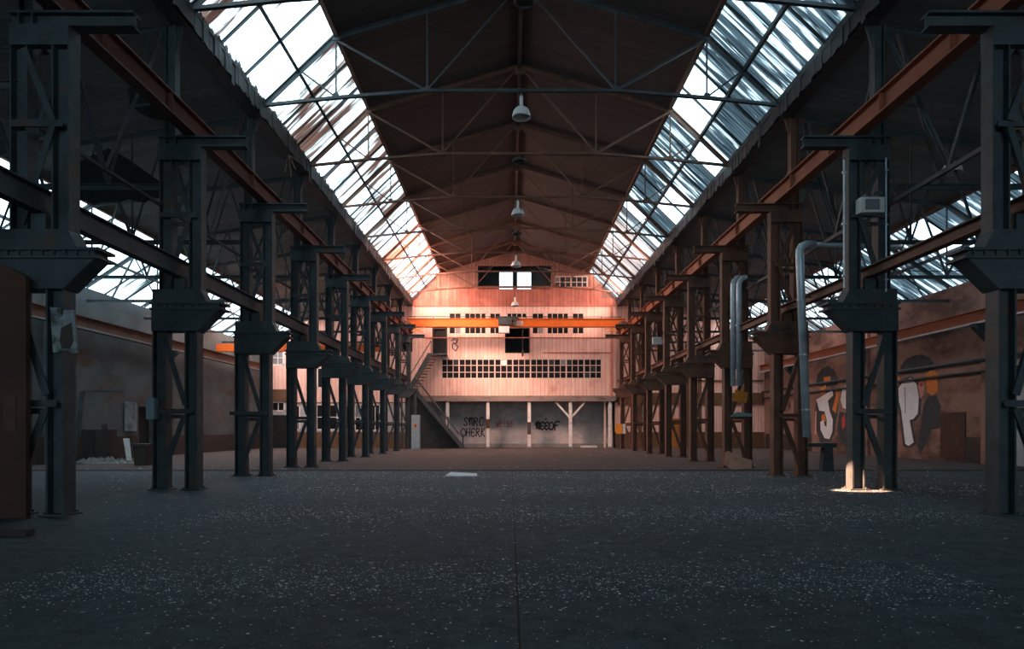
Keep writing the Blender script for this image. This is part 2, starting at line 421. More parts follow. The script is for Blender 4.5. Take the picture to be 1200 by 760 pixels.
# roof glazing: 4 strips
def glazed_strip(name, s, ua, za, ub, zb, ya, yb, glassmat, frame_mat, label, rr, clear_p):
    root = empty(name, (CX + s*(ua+ub)/2, (ya+yb)/2, min(za, zb)), label, 'roof window', None, 'structure')
    A = lambda t, y, off=0: Vector((CX + s*(ua + (ub-ua)*t), y, za + (zb-za)*t)) + Vector((s*(za-zb), 0, (ub-ua))).normalized() * off
    step = BAY/3; n = int(round((yb - ya)/step)); g = MB(); fr = MB()
    ys = [ya + i*step for i in range(n)] + [yb]
    for y in ys:
        fr.bar(A(0, y), A(1, y), .06, .09, 'T', None, .02)
    fr.bar(A(.52, ya), A(.52, yb), .11, .14, 'L', None, .03)
    fr.build('glazing_bars', M[frame_mat], root)
    e = MB(); e.bar(A(.0, ya, -.02), A(.0, yb, -.02), .14, .2, 'L', None, .03); e.build('upper_purlin', M['rusty'], root)
    e = MB(); e.bar(A(1, ya, -.02), A(1, yb, -.02), .14, .2, 'L', None, .03); e.build('lower_purlin', M['steel'], root)
    for y0, y1 in list(zip(ys, ys[1:]))[(1 if ya < 15 else 0):]:
        for t0, t1 in ((0, .51), (.53, 1.0)):
            # ribbed sheet, ribs running down the slope
            clear = rr.random() < clear_p
            g.mi = 1 if clear else 0
            nn = 12; vs = []; fs = []
            for k in range(nn + 1):
                y = y0 + .03 + (y1 - y0 - .06) * k/nn
                off = .05 + (.014 * (1 if k % 2 else -1) if not clear else 0)
                vs += [A(t0, y, off), A(t1, y, off), A(t0, y, off + .008), A(t1, y, off + .008)]
            for k in range(nn):
                b = 4*k
                fs += [(b, b+1, b+5, b+4)]
            g.add(vs, fs)
    clearm = M.get('clear_sheet')
    if clearm is None:
        clearm, nt = newmat('clear_roof_sheet')
        v, _ = coords(nt, (.3, 3, .3)); nz = noise(nt, v, 1.2, 5)
        f = ramp(nt, [(.60, (0,0,0)), (.72, (.8,.8,.8))], nz)
        tr = N(nt, 'ShaderNodeBsdfTransparent'); tr.inputs[0].default_value = (.97,.985,1,1)
        tl = N(nt, 'ShaderNodeBsdfTranslucent'); tl.inputs[0].default_value = (.2,.2,.2,1)
        x = N(nt, 'ShaderNodeMixShader'); nt.links.new(f, x.inputs[0]); nt.links.new(tr.outputs[0], x.inputs[1]); nt.links.new(tl.outputs[0], x.inputs[2])
        o = N(nt, 'ShaderNodeOutputMaterial'); nt.links.new(x.outputs[0], o.inputs[0]); M['clear_sheet'] = clearm
    g.build('pane', [glassmat, clearm], root)
    return root
glazed_strip('window_1', -1, 6.0, 14.30, 8.33, 12.05, SKY0, YE + .2, M['glass_left'], 'steel', 'long strip of rust-streaked roof glazing over the left of the nave', random.Random(3), .18)
glazed_strip('window_2', 1, 6.0, 14.30, 8.33, 12.05, SKY0, YE + .2, M['glass_right'], 'steel', 'long strip of grey grimy ribbed roof glazing over the right of the nave', random.Random(11), .10)
glazed_strip('window_3', -1, 17.0, 10.5, 20.6, 8.12, SKYA, YE + .2, M['glass_aisle'], 'steel', 'strip of roof glazing above the left aisle wall', random.Random(13), .6)
glazed_strip('window_4', 1, 17.0, 10.5, 20.6, 8.12, SKYA, YE + .2, M['glass_right'], 'steel', 'strip of grimy roof glazing above the graffiti wall', random.Random(17), .2)

# side walls
def side_wall(s, name, mat, label, holes):
    """holes: (ya, yb, za, zb)"""
    x0, x1 = CX + s*WU, CX + s*(WU + .3)
    mb = MB(); ys = sorted({YF, YB} | {h[0] for h in holes} | {h[1] for h in holes})
    for a, b in zip(ys, ys[1:]):
        hs = sorted((h[2], h[3]) for h in holes if h[0] < (a+b)/2 < h[1]); z = 0
        for p, q in hs:
            if p > z + .01: mb.box(x0, x1, a, b, z, p)
            z = q
        mb.box(x0, x1, a, b, z, 8.2)
    S(mb.build(name, mat), label, 'wall')
    y = 19.5; i = 0
    pil = MB()
    while y < YE:
        pil.box(CX + s*(WU - .16), CX + s*WU, y - .3, y + .3, 0, 8.1); y += BAY*2
    S(pil.build('trim_%d' % (7 if s < 0 else 8), mat), 'shallow wall piers of the %s side wall' % ('left' if s < 0 else 'right'), 'wall piers')
    d = MB()
    segs = sorted([(h[0], h[1]) for h in holes if h[2] < .1] + ([(32.5, 47.0)] if s > 0 else [])); y = YF
    for a, b in segs + [(YE, YE)]:
        if a > y: d.box(CX + s*(WU - .03), CX + s*(WU + .01), y, a, 0, 1.15)
        y = b
    S(d.build('baseboard_left' if s < 0 else 'baseboard_right', M['dado']), 'dark painted dado along the foot of the %s wall' % ('left' if s < 0 else 'right'), 'dado')
side_wall(-1, 'wall_left', M['left_wall'], 'dirty grey plaster wall of the left aisle', [(36.8, 38.2, 0, 2.75)])
side_wall(1, 'wall_right', M['right_wall'], 'stained pinkish plaster wall of the right aisle', [(27.0, 29.6, 0, 4.4)])
# doorway niche on the left, closed by dark leaf; tall pale blue door on the right
mb = MB(); mb.box(XL - .25, XL - .2, 36.8, 38.2, 0, 2.75); S(mb.build('door_1', M['dark']), 'dark doorway in the grey left wall', 'door')
rt = MB(); rt.box(XR + .1, XR + .16, 27.0, 29.6, 0, 4.4); dd = S(rt.build('door_2', worn('pale_blue_door', (.30,.36,.40), (.40,.46,.50), 2, .6, 0, (.2,.22,.24), .62)), 'tall pale blue-grey door in the right wall', 'door')
mb = MB(); mb.box(XR + .02, XR + .1, 27.0, 27.14, 0, 4.4); mb.box(XR + .02, XR + .1, 29.46, 29.6, 0, 4.4); mb.box(XR + .02, XR + .1, 27.0, 29.6, 2.25, 2.4)
mb.build('door_frame', M['steel'], dd)
mb = MB(); profile_wall(mb, XL - .3, XR + .3, 0, YF - .25, YF, [(CX - 6, CX + 6, 7.5, 13.5), (CX - 18, CX - 11, 3.0, 7.5), (CX + 11, CX + 18, 3.0, 7.5)], [(99, 0)]); S(mb.build('wall_behind', M['left_wall']), 'wall with high window openings closing the hall behind the viewer', 'wall')  # the openings are added, to let cool fill reach the column fronts

# ---- timber end wall of the nave with its holes
wins = [(525.8,540.8,2),(544,570,4),(573.4,587,2),(623.2,637.6,2),(640.7,666.6,4),(670.2,684.8,2)]
holes = []
for a, b, n in wins: holes.append((ex(a), ex(b), ez(391.5), ez(366)))
holes.append((ex(593.6), ex(617.7), ez(373), ez(366)))
LW = (ex(517), ex(705.5), ez(443.8), ez(419.8)); holes.append(LW)
OP = (ex(593), ex(619.5), ez(412), ez(384)); holes.append(OP)
DR = (ex(507.3), ex(523.3), ez(415), ez(384)); holes.append(DR)
GB = (ex(560), ex(646), ez(338.5), ez(311)); holes.append(GB)
GR = (ex(649.5), ex(689), ez(337.5), ez(323)); holes.append(GR)
mb = MB()
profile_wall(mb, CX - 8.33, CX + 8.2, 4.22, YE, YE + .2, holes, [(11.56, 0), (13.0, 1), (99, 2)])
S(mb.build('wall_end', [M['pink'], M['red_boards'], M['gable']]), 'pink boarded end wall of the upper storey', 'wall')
# battens and the ledge under the storey
mb = MB()
mb.box(CX - 8.2, CX + 8.2, YE - .06, YE, 11.50, 11.62); mb.box(CX - 6.2, CX + 6.2, YE - .08, YE, 12.97, 13.1)
mb.box(CX - 7.3, CX + 8.15, YE - .05, YE, ez(396), ez(395)); mb.box(ex(636), ex(716), YE - .05, YE, ez(413.5), ez(412.3))
mb.box(ex(512), ex(515.5), YE - .07, YE, 11.6, 14.2); mb.box(ex(692), ex(695.5), YE - .07, YE, 11.6, 14.2)
mb.box(ex(715.3), ex(718), YE - .07, YE, 4.2, 11.5)
S(mb.build('trim_9', M['red_boards']), 'narrow battens across the pink end wall', 'battens')
mb = MB(); mb.box(CX - 8.2, CX + 8.15, YE - .22, YE + .35, 3.78, 4.24)
S(mb.build('trim_10', M['trim_wood']), 'grey-brown edge beam under the pink upper storey', 'edge beam')
mb = MB(); mb.box(CX - 8.3, CX + 8.3, YE, YB, 3.9, 4.2); S(mb.build('ceiling_under_storey', M['trim_wood']), 'boarded floor of the upper storey', 'ceiling')
k = 5
for a, b, n in wins:
    grid_window('window_%d' % k, ex(a), ex(b), ez(391.5), ez(366), YE + .06, n, 3, None, 'muntin', 'narrow window of %d lights in the pink wall behind the crane, number %d from left' % (n, k - 4)); k += 1
grid_window('window_%d' % k, ex(593.6), ex(617.7), ez(373), ez(366), YE + .06, 4, 1, None, 'muntin', 'short row of four dark panes above the square opening'); k += 1
grid_window('window_%d' % k, *LW, YE + .06, 27, 3, None, 'muntin', 'long band of small dark panes across the pink wall', .055, .09, .1, ((10, 2),) ); k += 1
grid_window('window_%d' % k, *GR, YE + .06, 6, 2, M['blue_glass'], 'muntin', 'dark window in the gable, right of the bright opening', .07, .1); k += 1
# opening frames
mb = MB()
x0, x1, z0, z1 = OP
mb.box(x0 - .08, x0, YE - .04, YE + .22, z0, z1); mb.box(x1, x1 + .08, YE - .04, YE + .22, z0, z1); mb.box(x0 - .08, x1 + .08, YE - .04, YE + .22, z0 - .1, z0)
mb.box(x1 - .55, x1 - .45, YE + .3, YE + .4, z0 - .2, z1)
S(mb.build('trim_11', M['dark']), 'dark frame of the square hatch below the crane hoist', 'hatch frame')
x0, x1, z0, z1 = DR
mb = MB(); mb.box(x0, x1, YE + .14, YE + .19, z0, z1); dd = S(mb.build('door_3', M['dark']), 'dark door at the head of the stair', 'door')
mb = MB(); mb.box(x0 - .06, x0 + .05, YE - .03, YE + .14, z0, z1); mb.box(x1 - .05, x1 + .06, YE - .03, YE + .14, z0, z1); mb.box(x0 - .06, x1 + .06, YE - .03, YE + .14, z1 - .08, z1 + .05); mb.build('door_frame', M['dado'], dd)
# outer wall behind, with the bright window
BW = (ex(584.5, YB), ex(623, YB), ez(340, YB), ez(318, YB))
mb = MB(); profile_wall(mb, XL - .3, XR + .3, 0, YB, YB + .3, [BW], [(99, 0)])
S(mb.build('wall_far', worn('dusty_blue_boards', (.03,.045,.052), (.055,.075,.085), 1, .8)), 'dark outer wall behind the upper storey', 'wall')
x0, x1, z0, z1 = BW; xm = ex(603.5, YB)
mb = MB()
mb.box(x0, x1, YB - .02, YB + .1, z0, z0 + .06); mb.box(x0, x1, YB - .02, YB + .1, z1 - .06, z1); mb.box(x0, x0 + .06, YB - .02, YB + .1, z0, z1); mb.box(x1 - .06, x1, YB - .02, YB + .1, z0, z1)
mb.box(xm - .2, xm + .2, YB - .04, YB + .12, z0, z1)
w = S(mb.build('window_%d' % k, M['blue_glass']), 'bright white two-light window high in the gable', 'window'); k += 1
m_, nt = newmat('clear_window_glass'); tr = N(nt, 'ShaderNodeBsdfTransparent'); tr.inputs[0].default_value = (.98,.99,1,1)
gl = N(nt, 'ShaderNodeBsdfGlossy'); gl.inputs['Roughness'].default_value = .05; mx = N(nt, 'ShaderNodeMixShader'); mx.inputs[0].default_value = .04
nt.links.new(tr.outputs[0], mx.inputs[1]); nt.links.new(gl.outputs[0], mx.inputs[2]); oo = N(nt, 'ShaderNodeOutputMaterial'); nt.links.new(mx.outputs[0], oo.inputs[0])
mb = MB(); mb.box(x0, x1, YB + .03, YB + .04, z0, z1); mb.build('pane', m_, w)

# ---- wall under the storey
mb = MB(); mb.box(CX - 8.3, CX + 8.3, 57.6, 57.8, 0, 3.95); S(mb.build('wall_under_storey', M['plaster']), 'grey plaster wall with scrawled tags under the upper storey', 'wall')
mb = MB(); mb.box(ex(530, 57.3), CX + 8.3, 57.3, 57.6, 0, .32); S(mb.build('baseboard_kerb', M['concrete']), 'low broken concrete kerb along the tagged wall', 'kerb')

# ---- aisle end walls
for s, nm in ((-1, 'wall_end_left'), (1, 'wall_end_right')):
    mb = MB(); y = YE + .3
    if s < 0:
        xa, xb = XL, CX - 8.3
        hl = [(ex(318,y), ex(333,y), ez(428,y), ez(410,y)), (ex(337,y), ex(352,y), ez(504,y), ez(474,y)), (ex(370,y), ex(396,y), ez(504,y), ez(473,y)),
              (ex(399,y), ex(412,y), ez(504,y), ez(473,y)), (ex(415,y), ex(430,y), ez(505,y), ez(473,y)), (ex(433,y), ex(446,y), ez(505,y), ez(473,y)),
              (ex(318,y), ex(334,y), ez(482,y), ez(470,y)), (ex(470,y), ex(487,y) - .2, ez(412,y), ez(390,y)), (ex(371,y), ex(380,y), ez(455,y), ez(430,y))]
    else:
        xa, xb = CX + 8.2, XR
        hl = [(ex(745,y), ex(762,y), ez(500,y), ez(475,y)), (ex(786,y), ex(801,y), ez(518,y), ez(490,y))]
    profile_wall(mb, xa, xb, 0, y, y + .2, hl, [(1.3, 1), (3.7, 2), (4.5, 0 if s < 0 else 1), (99, 0)])
    S(mb.build(nm, [M['pink'], M['brown'], M['plaster'] if s < 0 else M['pink']]), 'pink boarded wall closing the far end of the %s aisle' % ('left' if s < 0 else 'right'), 'wall')
    if s < 0:
        for q, h in enumerate(hl):
            lab = ['small grey window high in the left aisle end wall', 'pale framed window beside the dark shutter at the aisle end', 'wide pale framed window of the left aisle end', 'narrow pale framed window of the left aisle end',
                   'fourth pale framed window of the aisle end from the left', 'pale framed window of the aisle end nearest the stair', 'low transom window above the dark shutter', 'dark opening beside the stair head', 'dark slot window in the left aisle end wall'][q]
            grid_window('window_%d' % k, *h, y + .06, 2 if q not in (7, 8) else 1, 2 if q in (0, 2, 1, 4) else 1, M['grey_pane'] if q == 0 else None, 'white_post' if q not in (7,) else 'dado', lab, .06, .12); k += 1
        mb = MB(); mb.box(XL + .1, ex(337, y), y - .12, y, ez(470, y), ez(456, y)); mb.box(ex(337,y), CX - 8.4, y - .06, y, ez(472,y), ez(471,y))
        S(mb.build('trim_12', M['brown']), 'brown board band across the left aisle end wall', 'board band')
        mb = MB(); mb.box(ex(318, y), ex(336, y), y - .14, y - .02, 0, ez(486, y)); S(mb.build('door_4', M['dark']), 'dark roller shutter at the left aisle end', 'door')
    else:
        mb = MB(); h = hl[1]; mb.box(h[0], h[1], y - .05, y + .02, 0, h[3]); dd = S(mb.build('door_5', worn('orange_brown_door', (.32,.12,.02), (.42,.17,.03), 2, .6)), 'orange-brown door at the right aisle end', 'door')
        mb = MB(); mb.box(h[1] - .2, h[1] - .08, y - .12, y - .05, 1.0, 1.15); mb.build('door_handle', M['steel'], dd)
        grid_window('window_%d' % k, *hl[0], y + .06, 2, 2, M['grey_pane'], 'white_post', 'grey window at the right aisle end'); k += 1
        mb = MB(); mb.box(CX + 8.4, XR - .1, y - .14, y, ez(474, y), ez(464, y)); mb.box(CX + 8.4, XR - .1, y - .1, y, ez(447, y), ez(445, y))
        for px in (748, 775, 803, 818, 846): mb.box(ex(px, y), ex(px + 4, y), y - .1, y, 0, 8.5)
        S(mb.build('trim_13', M['brown']), 'brown rails and studs on the right aisle end wall', 'wall rails')

# ------------------------------------------------------------------ steel columns
def B(mb, s, u0, u1, y0, y1, z0, z1): mb.box(s*u0, s*u1, y0, y1, z0, z1)
def make_column(s, mat):
    root = empty('lattice_column')
    for u, w in ((8.26, .31), (9.05, .33)):
        mb = MB(); mb.bar((s*u, 0, 0.03), (s*u, 0, 3.95), w, .34, 'H', None, .035); lg = mb.build('leg', mat, root)
        mb = MB(); B(mb, s, u - .24, u + .24, -.24, .24, 0, .035)
        for a in (-.17, .17):
            for b in (-.18, .18): mb.tube([(s*u + a, b, .03), (s*u + a, b, .075)], .025, 6)
        mb.build('base_plate', mat, lg)
    for u, w in ((8.17, .31), (8.90, .31)):
        mb = MB(); mb.bar((s*u, 0, 4.95), (s*u, 0, 8.3), w, .30, 'H', None, .03); mb.build('upper_leg', mat, root)
    # bracket
    mb = MB()
    p = [(9.22, 3.93), (8.08, 3.93), (7.55, 4.45), (9.22, 4.45)]
    mb.prism([(s*a, b) for a, b in p], -.22, .22); br = mb.build('bracket', mat, root, .012)
    mb = MB(); B(mb, s, 9.25, 7.45, -.26, .26, 4.45, 4.50); B(mb, s, 9.22, 7.55, -.2, .2, 4.50, 4.59); B(mb, s, 9.25, 7.45, -.26, .26, 4.59, 4.64)
    for i in range(8): B(mb, s, 7.62 + i*.2, 7.66 + i*.2, -.24, .24, 4.50, 4.59)
    mb.build('bracket_flange', mat, br)
    mb = MB(); mb.prism([(s*a, b) for a, b in [(9.2, 4.64), (7.85, 4.64), (8.02, 4.97), (9.2, 4.97)]], -.2, .2); mb.build('pedestal', mat, br, .01)
    mb = MB(); B(mb, s, 8.42, 8.68, -.16, .16, 4.97, 5.25); mb.build('beam_seat', mat, br)
    # head and cap beam
    mb = MB(); B(mb, s, 9.05, 8.02, -.17, .17, 8.17, 8.52)
    mb.prism([(s*a, b) for a, b in [(8.32, 8.17), (8.5, 8.17), (8.32, 7.9)]], -.02, .02); mb.prism([(s*a, b) for a, b in [(8.75, 8.17), (8.57, 8.17), (8.75, 7.9)]], -.02, .02)
    mb.build('head_plate', mat, root)
    mb = MB(); mb.bar((s*9.1, 0, 8.655), (s*6.93, 0, 8.655), .26, .27, 'I', (0,0,1), .04); mb.build('cap_beam', mat, root)
    # lattice
    def brace(a, b, y, w=.11):
        q = MB(); q.bar((s*a[0], y, a[1]), (s*b[0], y, b[1]), w, .08, 'L', (0,1,0), .02); q.build('brace', mat, root)
    brace((8.78, 8.1), (8.28, 6.85), -.16); brace((8.28, 6.75), (8.82, 5.05), -.16)
    brace((8.28, 8.1), (8.78, 6.85), .16, .07)
    brace((8.92, 3.85), (8.38, 2.1), -.17, .13); brace((8.40, 1.85), (8.95, .35), -.17, .13)
    for z, a, b, yy in ((6.8, 8.1, 9.0, -.17), (1.95, 8.2, 9.1, -.18)):
        q = MB(); q.bar((s*a, yy, z), (s*b, yy, z), .06, .12, 'L', (0,0,1), .02); q.bar((s*a, -yy, z - .12), (s*b, -yy, z - .12), .06, .1, 'L', (0,0,1), .02); q.build('strut', mat, root)
    # post up to the eave
    mb = MB(); mb.bar((s*8.80, 0, 8.5), (s*8.80, 0, 11.55), .26, .26, 'H', None, .03); ps = mb.build('roof_post', mat, root)
    mb = MB(); mb.prism([(s*a, b) for a, b in [(8.5, 11.55), (9.2, 11.55), (8.93, 11.0), (8.67, 11.0)]], -.03, .03); mb.build('gusset', mat, ps)
    return root
protoL = make_column(-1, M['steel']); protoR = make_column(1, M['steel'])
protoR2 = make_column(1, M['rusty'])
lab_l = ['big dark steel column at the left edge with a torn paper on its leg',
         'dark steel lattice column left of the grey door panel, second from front in left row',
         'dark lattice column with a plank jutting from it, third in left row',
         'dark lattice column, fourth from the front in the left row', 'dark lattice column, fifth from the front in the left row',
         'brown-lit lattice column, sixth from the front in the left row', 'brown-lit lattice column, seventh from the front in the left row',
         'lattice column, last but one in the left row before the end wall', 'lattice column at the stair, last of the left row']
lab_r = ['big dark steel column at the right edge in front of the pale blue door',
         'dark lattice column carrying a white emergency light box, sunlit spot at its foot',
         'lattice column behind the silver downpipe, third in right row',
         'rusty lattice column with two silver pipes and an orange board', 'rusty lattice column, fifth from the front in the right row',
         'rusty lattice column, sixth from the front in the right row', 'rusty lattice column carrying a small white box, right row',
         'rusty lattice column, last but one in the right row', 'rusty lattice column beside the pink wall, last of the right row']
usedL = usedR = usedR2 = False
for i in range(NB):
    o = protoL if i == 0 else copy_tree(protoL)
    o.location = (CX, Y0 + BAY*i, 0); tag(o, lab_l[i], 'column', 'columns of the left row')
    pr = protoR if i < 2 else protoR2
    if i == 0: o = protoR
    elif i == 2: o = protoR2
    else: o = copy_tree(pr)
    o.location = (CX, Y0 + BAY*i, 0); tag(o, lab_r[i], 'column', 'columns of the right row')

# ------------------------------------------------------------------ nave trusses
def make_truss(mat):
    root = empty('roof_truss')
    E, K = (8.33, 11.98), (6.0, 14.18)
    for s in (-1, 1):
        q = MB(); q.bar((s*E[0], 0, E[1]), (s*K[0], 0, K[1]), .13, .17, 'T', None, .03); q.bar((s*K[0], 0, K[1]), (0, 0, 15.93), .12, .15, 'T', None, .03); q.build('rafter', mat, root)
        q = MB(); q.bar((s*6.0, 0, 14.1), (s*6.0, 0, 12.22), .05, .05); q.build('hanger', mat, root)
        q = MB(); q.bar((s*3.05, 0, 15.05), (s*3.05, 0, 12.45), .06, .06); q.build('hanger', mat, root)
        q = MB(); q.bar((s*5.95, 0, 14.1), (s*3.1, 0, 12.5), .075, .075, 'L', None, .02); q.build('diagonal', mat, root)
        q = MB(); q.bar((s*3.05, 0, 12.5), (s*.05, 0, 15.9), .06, .06, 'L', None, .02); q.build('diagonal', mat, root)
        q = MB(); q.bar((s*7.15, 0, 13.1), (s*6.0, 0, 12.25), .05, .05); q.build('diagonal', mat, root)
        for u, z in ((6.0, 12.24), (3.05, 12.46), (6.0, 14.1)):
            q = MB(); q.prism([(s*(u - .13), z - .02), (s*(u + .13), z - .02), (s*(u + .07), z + .14), (s*(u - .07), z + .14)], -.045, .045); q.build('gusset_plate', mat, root)
    q = MB(); pts = [(-8.4, 11.98), (-6.0, 12.23), (-3.05, 12.46), (3.05, 12.46), (6.0, 12.23), (8.4, 11.98)]
    for a, b in zip(pts, pts[1:]):
        q.bar((a[0], -.035, a[1]), (b[0], -.035, b[1]), .05, .09); q.bar((a[0], .035, a[1]), (b[0], .035, b[1]), .05, .09)
    q.build('tie_bar', mat, root)
    q = MB(); q.bar((0, 0, 15.95), (0, 0, 15.6), .34, .06); q.build('ridge_plate', mat, root)
    return root
tr0 = make_truss(M['steel']); tr1 = None
tl = ['carrying the top ring hook, cut by the frame edge', 'with the big lamp hanging from it', 'with a bare ring hook between the first two lamps', 'with the second lamp hanging from it',
      'with a bare ring hook behind the second lamp', 'with the third lamp hanging from it', 'just before the crane, no lamp on it', 'above the orange crane with a long-stemmed lamp']
for i in range(1, NB):
    if i == 1: o = tr0
    elif i == 3: tr1 = make_truss(M['rusty']); o = tr1
    else: o = copy_tree(tr0 if i < 3 else tr1)
    o.location = (CX, Y0 + BAY*i, 0)
    tag(o, 'steel roof truss over the nave ' + tl[i-1], 'roof truss', 'nave roof trusses')
# ridge and roof purlins
mb = MB(); mb.box(CX - .07, CX + .07, Y0, YE, 15.82, 16.0)
tag(mb.build('ridge_beam', M['steel']), 'dark ridge beam along the peak of the nave roof', 'beam')

# aisle trusses
def make_aisle_truss(s, mat):
    root = empty('aisle_truss')
    rz = lambda u: roof_z(u) - .12
    q = MB()
    q.bar((s*9.0, 0, rz(9.0)), (s*17.0, 0, rz(17.0)), .1, .15, 'T', None, .03); q.bar((s*17.0, 0, rz(17.0)), (s*20.35, 0, 8.2), .1, .15, 'T', None, .03); q.build('rafter', mat, root)
    q = MB(); q.bar((s*9.0, 0, 7.55), (s*20.35, 0, 7.55), .12, .14, 'T', None, .03); q.build('tie_bar', mat, root)
    top = [9.3, 11.5, 13.7, 15.9, 18.1]; bot = [10.4, 12.6, 14.8, 17.0, 19.2]
    for a, b in zip(top, bot):
        q = MB(); q.bar((s*a, 0, rz(a)), (s*b, 0, 7.6), .07, .07, 'L', None, .02); q.build('diagonal', mat, root)
    for a, b in zip(bot, top[1:]):
        q = MB(); q.bar((s*a, 0, 7.6), (s*b, 0, rz(b)), .07, .07, 'L', None, .02); q.build('diagonal', mat, root)
    for a in (12.6, 17.0):
        q = MB(); q.bar((s*a, 0, 7.6), (s*a, 0, rz(a)), .05, .05); q.build('hanger', mat, root)
    return root
for s, nm in ((-1, 'left'), (1, 'right')):
    pr = make_aisle_truss(s, M['steel']); pr2 = None
    for i in range(0, NB):
        o = pr if i == 0 else copy_tree(pr)
        o.location = (CX, Y0 + BAY*i, 0)
        tag(o, 'dark steel truss across the %s aisle, %s from the front, tied to the %s column' % (nm, ORD[i], ORD[i]), 'roof truss', 'aisle trusses of the %s side' % nm)

# bay bracing in the plane of the columns
def make_bracing(s):
    root = empty('bay_bracing'); u = 8.98; h = BAY/2
    for a in (-h + .1, h - .1):
        q = MB(); q.bar((s*u, a, 11.35), (s*u, 0, 7.1), .07, .10, 'L', None, .02); q.build('diagonal', M['steel'], root)
    for a in (-h + .1, h - .1):
        q = MB(); q.bar((s*u, a, 9.6), (s*u, a*.42, 8.85), .05, .05); q.build('tie_rod', M['steel'], root)
    q = MB(); q.bar((s*u, -h + .15, 7.05), (s*u, h - .15, 7.05), .08, .10, 'L', None, .02); q.build('chord', M['steel'], root)
    return root
for s, nm in ((-1, 'left'), (1, 'right')):
    pr = make_bracing(s)
    for i in range(NB - 1):
        o = pr if i == 0 else copy_tree(pr)
        o.location = (CX, Y0 + BAY*(i + .5), 0)
        tag(o, 'V-shaped steel bracing between the %s and %s columns of the %s row' % (ORD[i], ORD[i+1], nm), 'bracing', 'V bracing between columns of the %s row' % nm)

# ------------------------------------------------------------------ long girders
for s, nm, mt in ((-1, 'left', 'red_paint'), (1, 'right', 'orange_girder')):
    x = CX + s*8.30
    root = empty('crane_girder', (x, 32, 8.79), ('dark red crane runway girder along the left columns' if s < 0 else 'rust-orange crane runway girder along the right columns'), 'girder')
    mb = MB(); mb.bar((x, 3.0, 9.06), (x, YE - .3, 9.06), .30, .52, 'I', (0,0,1), .035)
    y = Y0 + BAY/4
    while y < YE: mb.box(x - .13, x + .13, y - .01, y + .01, 8.83, 9.29); y += BAY/2
    mb.build('beam', M[mt], root)
    mb = MB(); mb.box(x - .04, x + .04, 3.0, YE - .3, 9.32, 9.40); mb.build('rail', M['steel'], root)
    # lower long beam between the legs
    x = CX + s*8.55
    zb = 5.26; hb = .43 if s < 0 else .27
    mb = MB(); mb.bar((x, 3.0, zb + hb/2), (x, YE - 1.6, zb + hb/2), .22, hb, 'I', (0,0,1), .03)
    tag(mb.build('longitudinal_beam', M['steel' if s < 0 else 'rusty']), 'dark steel beam threaded low through the %s row of columns' % nm, 'beam')
    # wall runway
    x = CX + s*(WU - .45)
    root = empty('wall_runway', (x, 32, 6.1), ('dark rusty crane rail beam on brackets along the grey left wall' if s < 0 else 'rust-orange crane rail beam on brackets above the graffiti wall'), 'girder')
    mb = MB(); mb.bar((x, 6.0, 6.42), (x, YE, 6.42), .26, .5, 'I', (0,0,1), .03); mb.build('beam', M['rusty' if s < 0 else 'orange_girder'], root)
    mb = MB(); mb.box(x - .16, x + .16, 6.0, YE, 6.08, 6.16); mb.build('bottom_plate', M['galvanised' if s > 0 else 'concrete'], root)
    y = 19.5
    while y < YE:
        mb = MB(); mb.prism([(CX + s*(WU - .03), 6.08), (CX + s*(WU - .75), 6.08), (CX + s*(WU - .75), 5.95), (CX + s*(WU - .03), 5.2)], y - .12, y + .12); mb.build('bracket', M['steel'], root); y += BAY*2
# service pipes on the right wall
for zz, r_, lb in ((4.55, .09, 'dark upper service pipe running along the graffiti wall'), (4.05, .06, 'thin dark lower service pipe running along the graffiti wall')):
    xx = XR - .18 - r_
    root = empty('service_pipe', (xx, 22, zz), lb, 'pipe')
    mb = MB(); mb.tube([(xx, 22, zz), (xx, YE, zz)], r_, 8); mb.build('pipe', M['steel'], root)
    y = 24.0
    while y < YE:
        mb = MB(); mb.box(xx - .03, XR, y - .03, y + .03, zz - r_ - .03, zz - r_ + .01); mb.build('wall_hanger', M['steel'], root); y += 6

# ------------------------------------------------------------------ overhead crane
YC = 53.4; zr = 9.40
cr = empty('overhead_crane', (CX, YC, zr), 'orange overhead travelling crane in front of the pink wall', 'crane')
xl, xr = CX - 8.30, CX + 8.30; zg = 9.50
mb = MB(); mb.box(xl - .1, xr + .25, YC - .22, YC + .22, zg + .04, zg + .60); mb.box(xl - .15, xr + .3, YC - .3, YC + .3, zg, zg + .05); mb.box(xl - .15, xr + .3, YC - .3, YC + .3, zg + .6, zg + .65); mb.build('bridge_girder', M['crane_orange'], cr, .01)
mb = MB(); mb.tube([(xl, YC - .34, zg + .78), (xr, YC - .34, zg + .74)], .03, 6)
for i in range(12):
    x = xl + .5 + i*1.45; mb.bar((x, YC - .3, zg + .64), (x, YC - .34, zg + .8), .04, .04)
mb.build('cable_rail', M['cable'], cr)
for x in (xl, xr):
    mb = MB(); mb.box(x - .2, x + .2, YC - 1.3, YC + 1.3, zg - .05, zg + .3); ec = mb.build('end_carriage', M['rusty'], cr, .02)
    mb = MB()
    for yy in (YC - 1.0, YC + 1.0): mb.tube([(x - .07, yy, zg + .1), (x + .07, yy, zg + .1)], .2, 16)
    mb.build('wheel', M['steel'], ec)
    mb = MB(); sg = 1 if x < 0 else -1
    mb.bar((x + sg*.2, YC - .2, zg - .02), (x + sg*1.1, YC - .2, zg - .42), .09, .09); mb.bar((x + sg*1.3, YC - .2, zg), (x + sg*.4, YC - .2, zg - .4), .07, .07); mb.build('knee_brace', M['orange_board'], ec)
hx0, hx1 = ex(584, YC), ex(600, YC)
mb = MB(); mb.box(hx0, hx1, YC - .75, YC - .31, zg + .1, zg + .62)
